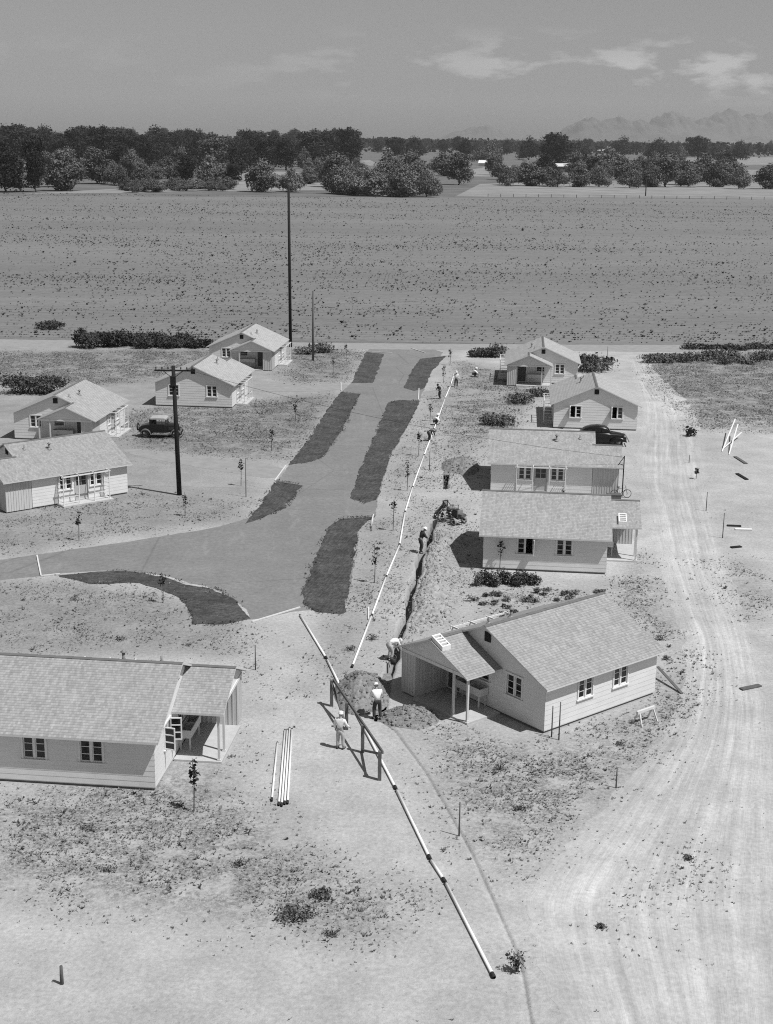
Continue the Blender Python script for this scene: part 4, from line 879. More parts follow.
def pipe(a, b, label, group, r=.058, joints=1, z=None):
    a, b = Vector(a), Vector(b); z = r+.01 if z is None else z; L = (b-a).length; ang = math.atan2(b.y-a.y, b.x-a.x)
    o = thing('pipe', (a.x, a.y, z+(a.z if a.z else 0)), ang, label, 'pipe', group); t = math.asin((b.z-a.z)/L) if L else 0; o.rotation_euler = (0, -t, ang)
    mb = MB(); mb.tube([(.1, 0, 0), (L-.1, 0, 0)], r, 12); mb.obj('barrel', M_pipe, o, smooth=True)
    j = MB(); j.lathe([(r*.8, -.02), (r*1.25, 0), (r*1.25, .24), (r*.9, .26)], (0, 0, 0), 12, 'x'); j.obj('coupling', M_joint, o, smooth=True)
    e = MB(); e.lathe([(r*1.1, 0), (r*1.1, .1), (r*.7, .1), (r*.6, .02)], (L-.1, 0, 0), 12, 'x'); e.obj('end_ring', M_joint, o, smooth=True); return o
line1 = [(352,668),(371.5,617),(386,578),(399.5,546),(405,513),(412.5,488),(424,456),(434,430),(445,399),(451,385),(454,373)]
nm = ['lowest length of the upper white pipe line ending beside the dug heap','second length of the upper white pipe line left of the trench','third length of the upper white pipe line','fourth length of the upper white pipe line near the leafy sapling','fifth length of the upper white pipe line left of the digging machine','sixth length of the upper white pipe line','seventh length of the upper white pipe line by the halfway sapling','eighth length of the upper white pipe line below the crouching workers','ninth length of the upper white pipe line beside the far workers','last far length of the upper white pipe line by the white-shirted worker']
for k, (a, b) in enumerate(zip(line1, line1[1:])): pipe(at(*a), at(*b), nm[k], 'white pipe lengths laid along the trench')
for a, b, lab in [((494,979),(445.5,884),'long white pipe length at the bottom of the picture'),((445,883),(430.5,861),'short white pipe length between two dark couplings'),((430,860),(396.5,791),'white pipe length running from the barrier to the lower right'),((396,790),(353.5,709),'white pipe length passing right behind the barrier'),((343,693),(327,660.5),'white pipe length from the dug heap toward the street end'),((326.5,659.5),(300,616),'white pipe length touching the end of the street')]:
    pipe(at(*a), at(*b), lab, 'white pipe lengths laid along the trench')
pa = [((277+50/3.865*0+7.9-0*1, 0), 0)]
def zp(x, y): return at(250+x/3.865, 660+y/3.865)
for k in range(4):
    t = k/3; A = zp(135+t*27, 274-t*4-(k == 2)*6); B = zp(111+t*34, 565-t*6+(k == 1)*5)
    pipe(B, A, ['leftmost','second from left','third from left','rightmost'][k]+' of the four white pipes lying side by side', 'stacked white pipes on the bare ground', r=.042)
pipe(zp(84, 548), zp(106, 322), 'single white pipe lying left of the four side by side', 'stacked white pipes on the bare ground', r=.042)
# barrier with braced ends
b0 = at(331.6, 706); bar_ = thing('barrier', b0, 0, 'wooden post and rail barrier with braced ends beside the long white pipe', 'barrier')
P4 = [at(331.6, 706)-b0, at(346.5, 729.5)-b0, at(362.5, 752.5)-b0, at(379.5, 780)-b0]; BH = 1.36
for p in P4:
    mb = MB(); mb.bar((p.x, p.y, -.2), (p.x, p.y, BH), .16); mb.obj('post', M_greywood, bar_)
rl = MB(); up = Vector((0, 0, BH-.03)); d = (P4[3]-P4[0]).normalized(); rl.bar(P4[0]+up-d*.1, P4[3]+up+d*.1, .07, .14); rl.location = None; ro = rl.obj('rail', M_greywood, bar_); ro.location = (.1, .04, 0)
for a, b in ((P4[0], P4[1]), (P4[3], P4[2])):
    mb = MB(); mb.bar(a+Vector((0, 0, BH-.12)), b+Vector((0, 0, .12)), .09); mb.obj('brace', M_greywood, bar_)
# sawhorse, planks, lumber
s0 = at(645, 722); sh = thing('sawhorse', s0, R(38), 'small pale wooden sawhorse in the weeds beside the near right cottage', 'sawhorse'); t_ = MB(); t_.box((-.62, -.06, .58), (.62, .06, .7)); t_.obj('beam', M_lumber, sh)
for sx in (-.48, .48):
    for sy in (-1, 1): q = MB(); q.bar((sx, sy*.04, .6), (sx*1.12, sy*.3, 0), .06); q.obj('leg', M_lumber, sh)
board(at(657, 677)+Vector((0, 0, .55)), at(682, 694), .16, .04, 'weathered plank leaning from the corner of the near right cottage', M_greywood, 'plank', z=.03, cat='plank')
for a, b, z1, lab in [((722,452),(734,434),1.4,'longest white board of the lean-to frame right of the track'),((729,455),(737,437),1.2,'shorter white board of the lean-to frame right of the track'),((722,450),(741,438),.5,'flat white board behind the lean-to frame')]:
    board(at(*a), at(*b)+Vector((0, 0, z1)), .10, .05, lab, M_white, 'white_board', z=.04)
for k, (a, b, mt, lab) in enumerate([((735,457),(746,464),M_greywood,'dark plank sloping to the lumber at the right edge'),((737,474),(747,480),M_darkwood,'darkest plank by the lumber at the right edge'),((727,526),(741,526.5),M_darkwood,'dark board on the ground at the right'),((735,529.5),(752,530),M_white,'white board lying on the ground at the right edge'),((731,548),(741,547),M_darkwood,'short dark board below the white board at the right'),((741,690),(760,686),M_greywood,'grey plank at the edge of the track on the right')]):
    board(at(*a), at(*b), .3, .06, lab, mt, 'plank', z=.05, cat='plank')
# earth
def clods(V, nrow, n, rng, lo=.02, hi=.085):
    """loose clods lying on a heap's surface: small skewed blocks"""
    pts = V[rng.integers(0, len(V), n)]+rng.normal(0, .05, (n, 3))*[1, 1, .2]; s = lo+(hi-lo)*rng.random(n)**2.5
    cube = np.array([(-1,-1,-1),(1,-1,-1),(1,1,-1),(-1,1,-1),(-1,-1,1),(1,-1,1),(1,1,1),(-1,1,1)], float)
    C_ = cube[None]*s[:, None, None]*(.6+.5*rng.random((n, 8, 1))); a = rng.random(n)*6.28; ca, sa = np.cos(a)[:, None], np.sin(a)[:, None]
    X_ = C_[..., 0]*ca-C_[..., 1]*sa; Y_ = C_[..., 0]*sa+C_[..., 1]*ca; P_ = np.stack([X_, Y_, C_[..., 2]*.7], -1)+pts[:, None]
    f = np.array([(0,3,2,1),(4,5,6,7),(0,1,5,4),(1,2,6,5),(2,3,7,6),(3,0,4,7)]); F_ = (f[None]+(np.arange(n)*8)[:, None, None]).reshape(-1, 4)
    return P_.reshape(-1, 3), F_
def with_clods(V, q, n, seed):
    V = np.asarray(V); r = np.random.default_rng(seed); ok = V[V[:, 2] > .0]; P_, F_ = clods(ok, 0, n, r); return np.concatenate([V, P_]), np.concatenate([q, F_+len(V)])
def mound(u, v, w, d, h, label, seed, material=M_spoil, rot=0.0):
    p = at(u, v); o = thing('dirt_mound', (p.x, p.y, 0), rot, label, 'dirt heap'); n = 44; V = []; 
    for i in range(n+1):
        for j in range(n+1):
            x_, y_ = (i/n-.5)*2, (j/n-.5)*2; r_ = math.hypot(x_, y_); prof = max(0, 1-r_*r_)**1.1*(1-.25*r_)
            z_ = h*prof*(1+.32*mnoise.noise(Vector((x_*2.2, y_*2.2, seed))))+(.10*mnoise.noise(Vector((x_*7, y_*7, seed)))+.07*mnoise.noise(Vector((x_*17, y_*17, seed))))*min(1, prof*3)*h
            r2 = 1+.16*mnoise.noise(Vector((math.atan2(y_, x_)*1.3, seed, 0))); V.append((x_*w/2*r2, y_*d/2*r2, z_-.02))
    idx_ = np.arange((n+1)**2).reshape(n+1, n+1); q = np.stack([idx_[:-1, :-1], idx_[1:, :-1], idx_[1:, 1:], idx_[:-1, 1:]], -1).reshape(-1, 4)
    V, q = with_clods(V, q, 380, seed); me = mesh_np('earth', V, q, material)
    o2 = link('dirt_mound', me); o2.location = o.location; o2.rotation_euler = (0, 0, rot); tag(o2, label, 'dirt heap'); bpy.data.objects.remove(o); o2.name = 'dirt_mound'; return o2
mound(362, 693, 2.9, 5.6, .95, 'large pebbly dirt heap beside the barrier and the near worker', 1)
mound(409, 718, 3.0, 2.7, .55, 'smaller pale dirt heap before the near right cottage porch', 2)
mound(461, 467, 3.4, 6.0, .8, 'rounded dirt heap beside the far end of the trench', 3)
def bank():
    n, mcol = 300, 48; y0, y1 = at(400, 634).y, at(440, 529).y; V = []
    for i in range(n):
        t = i/(n-1); y = y0+(y1-y0)*t; w = 2.1+.5*math.sin(t*5)+2.2*mnoise.noise(Vector((0, y*.22, 3))); env = min(1, t*9, (1-t)*9)**.6; x0 = float(xt(y))+.42+.1*mnoise.noise(Vector((3, y*.9, 0)))
        for j in range(mcol):
            s_ = j/(mcol-1); hh = (.30+.26*mnoise.noise(Vector((1, y*.35, 8))))*math.sin(PI*s_**.62)*env
            lump = .22*mnoise.noise(Vector((s_*w*1.3, y*1.3, 2)))+.13*mnoise.noise(Vector((s_*w*3.4, y*3.4, 5)))+.08*mnoise.noise(Vector((s_*w*8, y*8, 5))); V.append((x0+s_*w*env, y, -.05+max(0, hh)+lump*math.sin(PI*s_)*env))
    idx_ = np.arange(n*mcol).reshape(n, mcol); q = np.stack([idx_[:-1, :-1], idx_[:-1, 1:], idx_[1:, 1:], idx_[1:, :-1]], -1).reshape(-1, 4)
    tag(link('dirt_mound', mesh_np('spoil', *with_clods(V, q, 1300, 77), M_bank)), 'long lumpy bank of dug spoil along the right side of the trench', 'dirt heap')
bank()

# ------------------------------------------------------------------ people
dg = None
def skin_obj(name, verts, edges, radii, material, parent, root=0, sub=1):
    me = bpy.data.meshes.new(name); me.from_pydata([tuple(v) for v in verts], edges, []); o = bpy.data.objects.new(name, me); C.objects.link(o)
    md = o.modifiers.new('s', 'SKIN'); md.use_smooth_shade = True
    sv = me.skin_vertices[0].data if me.skin_vertices else None
    if sv is None:
        bm = bmesh.new(); bm.from_mesh(me); bm.verts.layers.skin.verify(); bm.to_mesh(me); bm.free(); sv = me.skin_vertices[0].data
    for k, r_ in enumerate(radii): sv[k].radius = (r_, r_) if isinstance(r_, (int, float)) else r_; sv[k].use_root = (k == root)
    ss = o.modifiers.new('u', 'SUBSURF'); ss.levels = sub; ss.render_levels = sub
    bpy.context.view_layer.update(); ev = o.evaluated_get(bpy.context.evaluated_depsgraph_get()); nm_ = bpy.data.meshes.new_from_object(ev)
    bpy.data.objects.remove(o); nm_.materials.clear(); nm_.materials.append(material); nm_.name = name
    return nm_
def hand_geo(mb, w, d, side):
    """palm and five bent fingers from wrist w along direction d"""
    d = Vector(d).normalized(); u = Vector((0, 1, 0)) if abs(d.y) < .8 else Vector((1, 0, 0)); a = d.cross(u).normalized(); b = a.cross(d).normalized()
    mb.tube([w-d*.02, w+d*.03, w+d*.085], [.026, .036, .034], 8)
    for k, L in enumerate((.068, .08, .074, .058)):
        r0 = w+d*.08+b*((k-1.5)*.019); mb.tube([r0, r0+d*L*.55+a*.008*side, r0+d*L*.9+a*.03*side], [.0095, .009, .007], 6)
    t0 = w+d*.025+b*.032; mb.tube([t0, t0+d*.03+b*.022, t0+d*.062+b*.024+a*.015*side], [.012, .0105, .008], 6)
def person(u, v, rz, J, label, shirt, trousers, hat, scale=1.0, z=0.0, group=None, hat_brim=.17):
    """J: joints, local x right, y forward, z up, metres for a 1.75 m figure"""
    p = at(u, v); o = thing('person', (p.x, p.y, z), rz, label, 'person', group, scale); V3 = Vector
    pel, ch, nk, hd = V3(J['pelvis']), V3(J['chest']), V3(J['neck']), V3(J['head'])
    vs = [pel, pel.lerp(ch, .5), ch, nk, hd.lerp(nk, .55)]; rad = [.125, .12, (.15, .12), .058, .055]; ed = [(0, 1), (1, 2), (2, 3), (3, 4)]
    hv = (hd-nk).normalized()
    for s in ('l', 'r'):
        i = len(vs); vs += [V3(J['sh_'+s]), V3(J['el_'+s]), V3(J['wr_'+s])]; rad += [.062, .044, .03]; ed += [(2, i), (i, i+1), (i+1, i+2)]
        i = len(vs); vs += [V3(J['hip_'+s]), V3(J['kn_'+s]), V3(J['an_'+s]), V3(J['toe_'+s])]; rad += [.088, .06, .042, .034]; ed += [(0, i), (i, i+1), (i+1, i+2), (i+2, i+3)]
    body = skin_obj('body', vs, ed, rad, M_skin, o)
    mb = MB()
    # head: skull with brow, nose, chin, ears
    f = V3(J.get('face', (0, 1, 0))); f = (f-hv*f.dot(hv)).normalized(); rt = f.cross(hv).normalized()
    rings = []
    for t, w_, d_, off in ((-.12, .035, .04, .03), (-.10, .05, .06, .025), (-.06, .066, .078, .012), (0, .074, .095, 0), (.05, .074, .096, -.004), (.09, .058, .075, -.006), (.115, .025, .03, -.006)):
        rings.append([hd+hv*t+rt*(w_*math.cos(a))+f*(d_*math.sin(a)+off) for a in [2*PI*k/12 for k in range(12)]])
    mb.loft(rings); mb.tube([hd+f*.09+hv*.02, hd+f*.118-hv*.018, hd+f*.092-hv*.03], [.008, .015, .008], 6)
    for s in (-1, 1): mb.tube([hd+rt*s*.072-hv*.02, hd+rt*s*.086+hv*.01-f*.01, hd+rt*s*.074+hv*.03], [.01, .014, .008], 6)
    mb.tube([hd-f*.0-hv*.2, hd-f*.005-hv*.06], [.055, .052], 8)
    for s in ('l', 'r'): hand_geo(mb, V3(J['wr_'+s]), V3(J['wr_'+s])-V3(J['el_'+s]), 1 if s == 'l' else -1)
    bm = bmesh.new(); bm.from_mesh(body); bm2 = mb.mesh('tmp', M_skin); bm.from_mesh(bm2); bm.to_mesh(body); bm.free(); body.shade_smooth()
    bo = link('body', body, o)
    fe_ = MB()
    for s in (-1, 1): fe_.lathe([(0, 0), (.011, .002), (.008, .008), (0, .009)], hd+f*.088+rt*s*.03+hv*.012, 8)
    fe_.tube([hd+f*.094-hv*.062-rt*.022, hd+f*.098-hv*.064, hd+f*.094-hv*.062+rt*.022], .006, 5); fe_.obj('face', M_leather, bo)
    # shirt
    vs = [pel.lerp(ch, .15), pel.lerp(ch, .5), ch, ch.lerp(nk, .75)]; rad = [.15, .145, (.185, .145), .085]; ed = [(0, 1), (1, 2), (2, 3)]
    for s in ('l', 'r'): i = len(vs); e, w_ = V3(J['el_'+s]), V3(J['wr_'+s]); vs += [V3(J['sh_'+s]), e, e.lerp(w_, .8)]; rad += [.085, .068, .056]; ed += [(2, i), (i, i+1), (i+1, i+2)]
    link('shirt', skin_obj('shirt', vs, ed, rad, shirt, o), o)
    vs = [pel.lerp(ch, .22), pel]; rad = [.155, .16]; ed = [(0, 1)]
    for s in ('l', 'r'): i = len(vs); k_, a_ = V3(J['kn_'+s]), V3(J['an_'+s]); vs += [V3(J['hip_'+s]), k_, k_.lerp(a_, .92)]; rad += [.115, .088, .075]; ed += [(1, i), (i, i+1), (i+1, i+2)]
    link('trousers', skin_obj('trousers', vs, ed, rad, trousers, o, root=1), o)
    for s in ('l', 'r'):
        sh_ = MB(); a_, t_ = V3(J['an_'+s]), V3(J['toe_'+s]); d = (t_-a_); d.z = 0; d = d.normalized() if d.length else V3((0, 1, 0)); c = V3((a_.x, a_.y, a_.z-.045))
        sh_.tube([c-d*.07+V3((0, 0, .0)), c+d*.05, c+d*.15, c+d*.2], [.042, .046, .044, .022], 8); sh_.obj('shoe', M_leather, o, smooth=True)
    hm = MB(); base = hd+hv*.055
    def ring(r1, r2, h): return [base+hv*h+rt*(r1*math.cos(a))+f*(r2*math.sin(a)) for a in [2*PI*k/16 for k in range(16)]]
    hb = hat_brim; hm.loft([ring(hb, hb*1.05, -.025), ring(hb*1.01, hb*1.06, -.015), ring(.098, .115, .012), ring(.092, .108, .07), ring(.075, .09, .105), ring(.03, .04, .112)]); hm.obj('hat', hat, o, smooth=True)
    return o
def mirror_lr(J): return J
STAND = dict(pelvis=(0, 0, .93), chest=(0, .02, 1.28), neck=(0, .02, 1.48), head=(0, .05, 1.63), sh_l=(-.2, .01, 1.40), el_l=(-.27, .0, 1.12), wr_l=(-.27, .12, .88), sh_r=(.2, .01, 1.40), el_r=(.30, .05, 1.15), wr_r=(.36, .25, 1.0),
  hip_l=(-.1, 0, .88), kn_l=(-.11, .03, .48), an_l=(-.12, 0, .085), toe_l=(-.13, .15, .03), hip_r=(.1, 0, .88), kn_r=(.12, .05, .48), an_r=(.14, .02, .085), toe_r=(.17, .17, .03))
LOOKDOWN = dict(pelvis=(0, -.06, .9), chest=(0, .08, 1.22), neck=(0, .15, 1.40), head=(0, .23, 1.52), face=(0, .8, -.6), sh_l=(-.2, .1, 1.33), el_l=(-.26, .2, 1.07), wr_l=(-.12, .36, .95), sh_r=(.2, .1, 1.33), el_r=(.26, .22, 1.07), wr_r=(.12, .38, .98),
  hip_l=(-.1, -.06, .86), kn_l=(-.13, .06, .47), an_l=(-.14, -.02, .085), toe_l=(-.17, .14, .03), hip_r=(.1, -.06, .86), kn_r=(.13, .02, .47), an_r=(.14, -.1, .085), toe_r=(.17, .05, .03))
BEND = dict(pelvis=(0, -.16, .88), chest=(0, .20, 1.06), neck=(0, .38, 1.05), head=(0, .50, .98), face=(0, .4, -1), sh_l=(-.2, .28, 1.02), el_l=(-.24, .36, .72), wr_l=(-.12, .46, .48), sh_r=(.2, .28, 1.02), el_r=(.25, .38, .74), wr_r=(.12, .5, .5),
  hip_l=(-.11, -.14, .84), kn_l=(-.15, .05, .47), an_l=(-.16, -.06, .085), toe_l=(-.18, .1, .03), hip_r=(.11, -.14, .84), kn_r=(.15, .0, .47), an_r=(.16, -.12, .085), toe_r=(.18, .04, .03))
CROUCH = dict(pelvis=(0, -.18, .34), chest=(0, .05, .62), neck=(0, .15, .78), head=(0, .22, .91), face=(0, .8, -.5), sh_l=(-.2, .08, .72), el_l=(-.28, .26, .52), wr_l=(-.12, .42, .38), sh_r=(.2, .08, .72), el_r=(.28, .26, .52), wr_r=(.12, .44, .36),
  hip_l=(-.1, -.14, .32), kn_l=(-.18, .26, .46), an_l=(-.15, .02, .085), toe_l=(-.17, .18, .03), hip_r=(.1, -.14, .32), kn_r=(.18, .26, .46), an_r=(.15, .02, .085), toe_r=(.17, .18, .03))
person(340, 749, R(-20), STAND, 'worker in pale cap and light overalls standing left of the wooden barrier', M_shirt, M_dungaree, M_straw, 1.03, hat_brim=.12)
person(377, 719, R(15), LOOKDOWN, 'worker in white shirt and wide straw hat seen from behind by the dug heap', M_shirt, M_darkcloth, M_straw, 1.06, hat_brim=.2)
person(391, 660, R(-55), BEND, 'worker in white shirt stooping over the trench beside the near right porch', M_shirt, M_dungaree, M_straw, 1.05, hat_brim=.13)
person(421, 553, R(-70), LOOKDOWN, 'worker in dark clothes and white hat standing in the trench', M_darkcloth, M_darkcloth, M_straw, 1.08, hat_brim=.19)
person(456, 387, R(180), STAND, 'far worker in white shirt standing at the far end of the pipe', M_shirt, M_darkcloth, M_straw, 1.03)
person(439.5, 399, R(120), LOOKDOWN, 'far dark clothed worker standing left of the pipe', M_darkcloth, M_darkcloth, M_leather, 1.0, hat_brim=.14)
person(435, 425, R(-90), CROUCH, 'far worker crouching in a white shirt over the pipe', M_shirt, M_darkcloth, M_straw, 1.1)
person(429.5, 441, R(-60), BEND, 'far dark clothed worker bent over beside the pipe', M_darkcloth, M_darkcloth, M_leather, .95, hat_brim=.14)
person(474, 377, R(-90), CROUCH, 'farthest worker crouching alone right of the pipe end', M_shirt, M_darkcloth, M_straw, 1.1)
bk = at(393, 664); bo_ = thing('bucket', bk, 0, 'dark bucket on the ground before the stooping worker', 'bucket'); q = MB(); q.lathe([(.0, .01), (.14, .01), (.18, .34), (.165, .34), (.13, .04), (0, .04)], (0, 0, 0), 14); q.obj('pail', M_iron, bo_, smooth=True); q = MB(); q.tube([(.18*math.cos(t), .06*0, .34+.2*math.sin(t)) for t in np.linspace(0, PI, 9)], .009, 5); q.obj('handle', M_steel, bo_)

# ------------------------------------------------------------------ vehicles
def rrect(x, y0, z0, z1, w, rt=.12, n=5, wt=None):
    """cross-section ring at x: flat bottom, rounded top, half width w at the bottom and wt at the top"""
    wt = w if wt is None else wt; pts = [(x, y0-w, z0), (x, y0+w, z0)]
    for k in range(n): a = k/(n-1)*PI/2; pts.append((x, y0+wt-rt+rt*math.cos(a), z1-rt+rt*math.sin(a)))
    for k in range(n): a = PI/2+k/(n-1)*PI/2; pts.append((x, y0-wt+rt+rt*math.cos(a), z1-rt+rt*math.sin(a)))
    return pts
def wheel(parent, x, y, r, tr, spokes=10, name='wheel'):
    w = bpy.data.objects.new(name, None); 
    t = MB(); t.torus((x, y, r), r-tr, tr, 'y', 24, 10); wo = t.obj('wheel', M_rubber, parent, smooth=True)
    q = MB(); q.torus((x, y, r), r-tr*1.9, tr*.35, 'y', 20, 6); q.lathe([(0, -.07), (.07, -.06), (.08, 0), (.07, .06), (0, .07)], (x, y, r), 10, 'y')
    for k in range(spokes): a = 2*PI*k/spokes; q.tube([(x+.06*math.cos(a), y, r+.06*math.sin(a)), (x+(r-tr*1.9)*math.cos(a), y, r+(r-tr*1.9)*math.sin(a))], .018, 5)
    q.obj('rim', M_rim, wo); bpy.data.objects.remove(w); return wo
def fender(parent, x, y, r, a0, a1, w, material, tail=None):
    mb = MB(); pts = [(x+r*math.cos(a), r*math.sin(a)) for a in np.linspace(R(a0), R(a1), 14)]
    if tail: pts += tail
    for (xa, za), (xb, zb) in zip(pts, pts[1:]):
        lo = [(xa, y-w/2, za+.33), (xb, y-w/2, zb+.33), (xb, y-w*.2, zb+.37), (xa, y-w*.2, za+.37), ]
        for (ya, yb, d0, d1) in ((-.5, -.2, 0, .04), (-.2, .2, .04, .04), (.2, .5, .04, 0)):
            mb.quad([(xa, y+w*ya, za+.33+d0), (xb, y+w*ya, zb+.33+d0), (xb, y+w*yb, zb+.33+d1), (xa, y+w*yb, za+.33+d1)])
            mb.quad([(xa, y+w*ya, za+.30+d0), (xb, y+w*ya, zb+.30+d0), (xb, y+w*yb, zb+.30+d1), (xa, y+w*yb, za+.30+d1)])
        mb.quad([(xa, y-w/2, za+.33), (xb, y-w/2, zb+.33), (xb, y-w/2, zb+.25), (xa, y-w/2, za+.25)]); mb.quad([(xa, y+w/2, za+.33), (xb, y+w/2, zb+.33), (xb, y+w/2, zb+.25), (xa, y+w/2, za+.25)])
    mb.obj('fender', material, parent, smooth=True)
def coupe():
    p = at(162, 436.5); o = thing('roadster', (p.x, p.y, 0), R(-2), 'old black roadster with pale canvas top parked behind the utility pole', 'car', None, 1.05)
    b = MB(); b.loft([rrect(-1.95, 0, .5, .8, .50, .1), rrect(-1.75, 0, .48, 1.02, .60, .14), rrect(-1.2, 0, .48, 1.16, .68, .12), rrect(-.65, 0, .48, 1.22, .72, .08), rrect(.35, 0, .48, 1.22, .70, .08), rrect(.62, 0, .48, 1.2, .60, .1)]); b.obj('body', M_black, o, smooth=False)
    h = MB(); h.loft([rrect(.63, 0, .5, 1.2, .56, .16), rrect(1.1, 0, .5, 1.17, .46, .16), rrect(1.62, 0, .5, 1.12, .36, .14)]); ho = h.obj('bonnet', M_black, o)
    lv = MB()
    for s in (-1, 1):
        for k in range(9): xx = .75+k*.08; yy = s*(.565-(xx-.63)*.2); lv.bar((xx, yy, .7), (xx, yy, .98), .02)
    lv.obj('louvre', M_dusty, ho)
    r_ = MB(); r_.loft([rrect(1.625, 0, .48, 1.16, .37, .14), rrect(1.70, 0, .48, 1.15, .37, .14)]); r_.obj('radiator', M_steel, o)
    t = MB(); t.loft([rrect(-.95, 0, 1.60, 1.70, .56, .04), rrect(-.85, 0, 1.62, 1.77, .62, .07), rrect(-.3, 0, 1.64, 1.81, .65, .07), rrect(.3, 0, 1.63, 1.80, .64, .07), rrect(.55, 0, 1.60, 1.74, .6, .05)]); t.obj('canvas_top', M_canvas, o, smooth=False)
    q = MB(); q.loft([rrect(-.98, 0, 1.18, 1.62, .55, .05), rrect(-.7, 0, 1.2, 1.64, .62, .05)]); q.obj('top_quarter', M_black, o)
    for s in (-1, 1):
        c = MB(); c.bar((.5, s*.58, 1.2), (.42, s*.58, 1.63), .05); c.bar((-.1, s*.64, 1.2), (-.1, s*.62, 1.64), .035); c.obj('pillar', M_black, o)
    ws = MB(); ws.bar((.5, -.55, 1.22), (.5, .55, 1.22), .04); ws.bar((.43, -.55, 1.61), (.43, .55, 1.61), .04); wf = ws.obj('windscreen', M_black, o); g_ = MB(); g_.quad([(.5, -.55, 1.23), (.5, .55, 1.23), (.43, .55, 1.6), (.43, -.55, 1.6)]); g_.obj('pane', M_glass, wf)
    st = MB(); st.box((-.6, -.55, .95), (-.15, .55, 1.1)); st.box((-.68, -.55, 1.1), (-.56, .55, 1.42)); st.obj('seat', M_leather, o)
    for s in (-1, 1):
        wheel(o, -1.3, s*.70, .38, .07); wheel(o, 1.35, s*.70, .38, .07)
        fender(o, -1.3, s*.74, .46, 185, 5, .26, M_dusty); fender(o, 1.35, s*.72, .46, 15, 140, .26, M_dusty, [(.85, .12), (.6, .0)])
        rb = MB(); rb.box((-.85, s*.80-.13, .32), (.62, s*.80+.13, .36)); rb.obj('running_board', M_dusty, o)
        l = MB(); l.lathe([(0, -.1), (.08, -.07), (.115, .05), (.12, .07), (0, .09)], (1.75, s*.36, .98), 12, 'x'); l.obj('headlight', M_steel, o, smooth=True)
    w = wheel(o, -2.08, 0, .36, .07); w.matrix_local = Matrix.Translation((-2.1, 0, .5)) @ Matrix.Rotation(R(90), 4, 'Z') @ Matrix.Translation((2.08, 0, 0))
    w.name = 'spare_wheel'
    bp = MB(); bp.box((1.92, -.75, .46), (1.96, .75, .54)); bp.obj('bumper', M_steel, o)
coupe()
def sedan():
    p = at(600.5, 444.5); o = thing('sedan', (p.x, p.y, 0), R(-4), 'rounded black sedan parked between the third and fourth right cottages', 'car', None, 1.1)
    b = MB(); b.loft([rrect(-2.15, 0, .45, .7, .5, .1), rrect(-2.0, 0, .38, .95, .68, .22), rrect(-1.5, 0, .34, 1.12, .8, .22), rrect(-.6, 0, .32, 1.15, .86, .16), rrect(.5, 0, .32, 1.14, .84, .16), rrect(.9, 0, .36, 1.1, .7, .24), rrect(1.6, 0, .4, 1.02, .52, .24), rrect(2.0, 0, .42, .92, .36, .2), rrect(2.1, 0, .45, .8, .26, .14)]); b.obj('body', M_black, o, smooth=True)
    c = MB(); c.loft([rrect(-1.75, 0, 1.0, 1.12, .55, .05, wt=.5), rrect(-1.4, 0, 1.02, 1.42, .72, .2, wt=.6), rrect(-.9, 0, 1.05, 1.60, .78, .22, wt=.64), rrect(-.3, 0, 1.05, 1.66, .79, .22, wt=.65), rrect(.3, 0, 1.05, 1.58, .76, .2, wt=.62), rrect(.62, 0, 1.06, 1.36, .72, .12, wt=.6), rrect(.8, 0, 1.06, 1.14, .7, .04, wt=.64)]); c.obj('cabin', M_black, o, smooth=True)
    for s in (-1, 1):
        for x0, x1 in ((-1.2, -.75), (-.65, -.12), (-.02, .4)):
            g_ = MB(); g_.hexa([(x0, s*.765, 1.18), (x1, s*.765, 1.18), (x1, s*.80, 1.18), (x0, s*.80, 1.18)], [(x0+.05, s*.64, 1.46), (x1-.05, s*.64, 1.46), (x1-.05, s*.70, 1.46), (x0+.05, s*.70, 1.46)]); g_.obj('window', M_glass, o)
        wheel(o, -1.35, s*.74, .36, .09, 8); wheel(o, 1.4, s*.72, .36, .09, 8)
        for x0, L in ((-1.35, .62), (1.4, .7)):
            f = MB(); rings = []
            for k in range(11):
                a = k/10*PI; rings.append([(x0-L*math.cos(a), s*.74+.19*math.cos(q)*(.35+.65*math.sin(a)), .36+.48*math.sin(a)*(.25+.75*max(0, math.sin(q)))) for q in [2*PI*j/10 for j in range(10)]])
            f.loft(rings); f.obj('fender', M_black, o, smooth=True)
        l = MB(); l.lathe([(0, -.12), (.08, -.09), (.11, .05), (.0, .09)], (1.92, s*.56, .84), 12, 'x'); l.obj('headlight', M_steel, o, smooth=True)
    for xx in (2.24, -2.28): q = MB(); q.box((xx, -.8, .42), (xx+.05, .8, .52)); q.obj('bumper', M_steel, o)
    g_ = MB(); g_.quad([(.63, -.5, 1.17), (.63, .5, 1.17), (.46, .48, 1.46), (.46, -.48, 1.46)]); w_ = g_.obj('windscreen', M_glass, o); w_.location = (.10, 0, .03)
sedan()
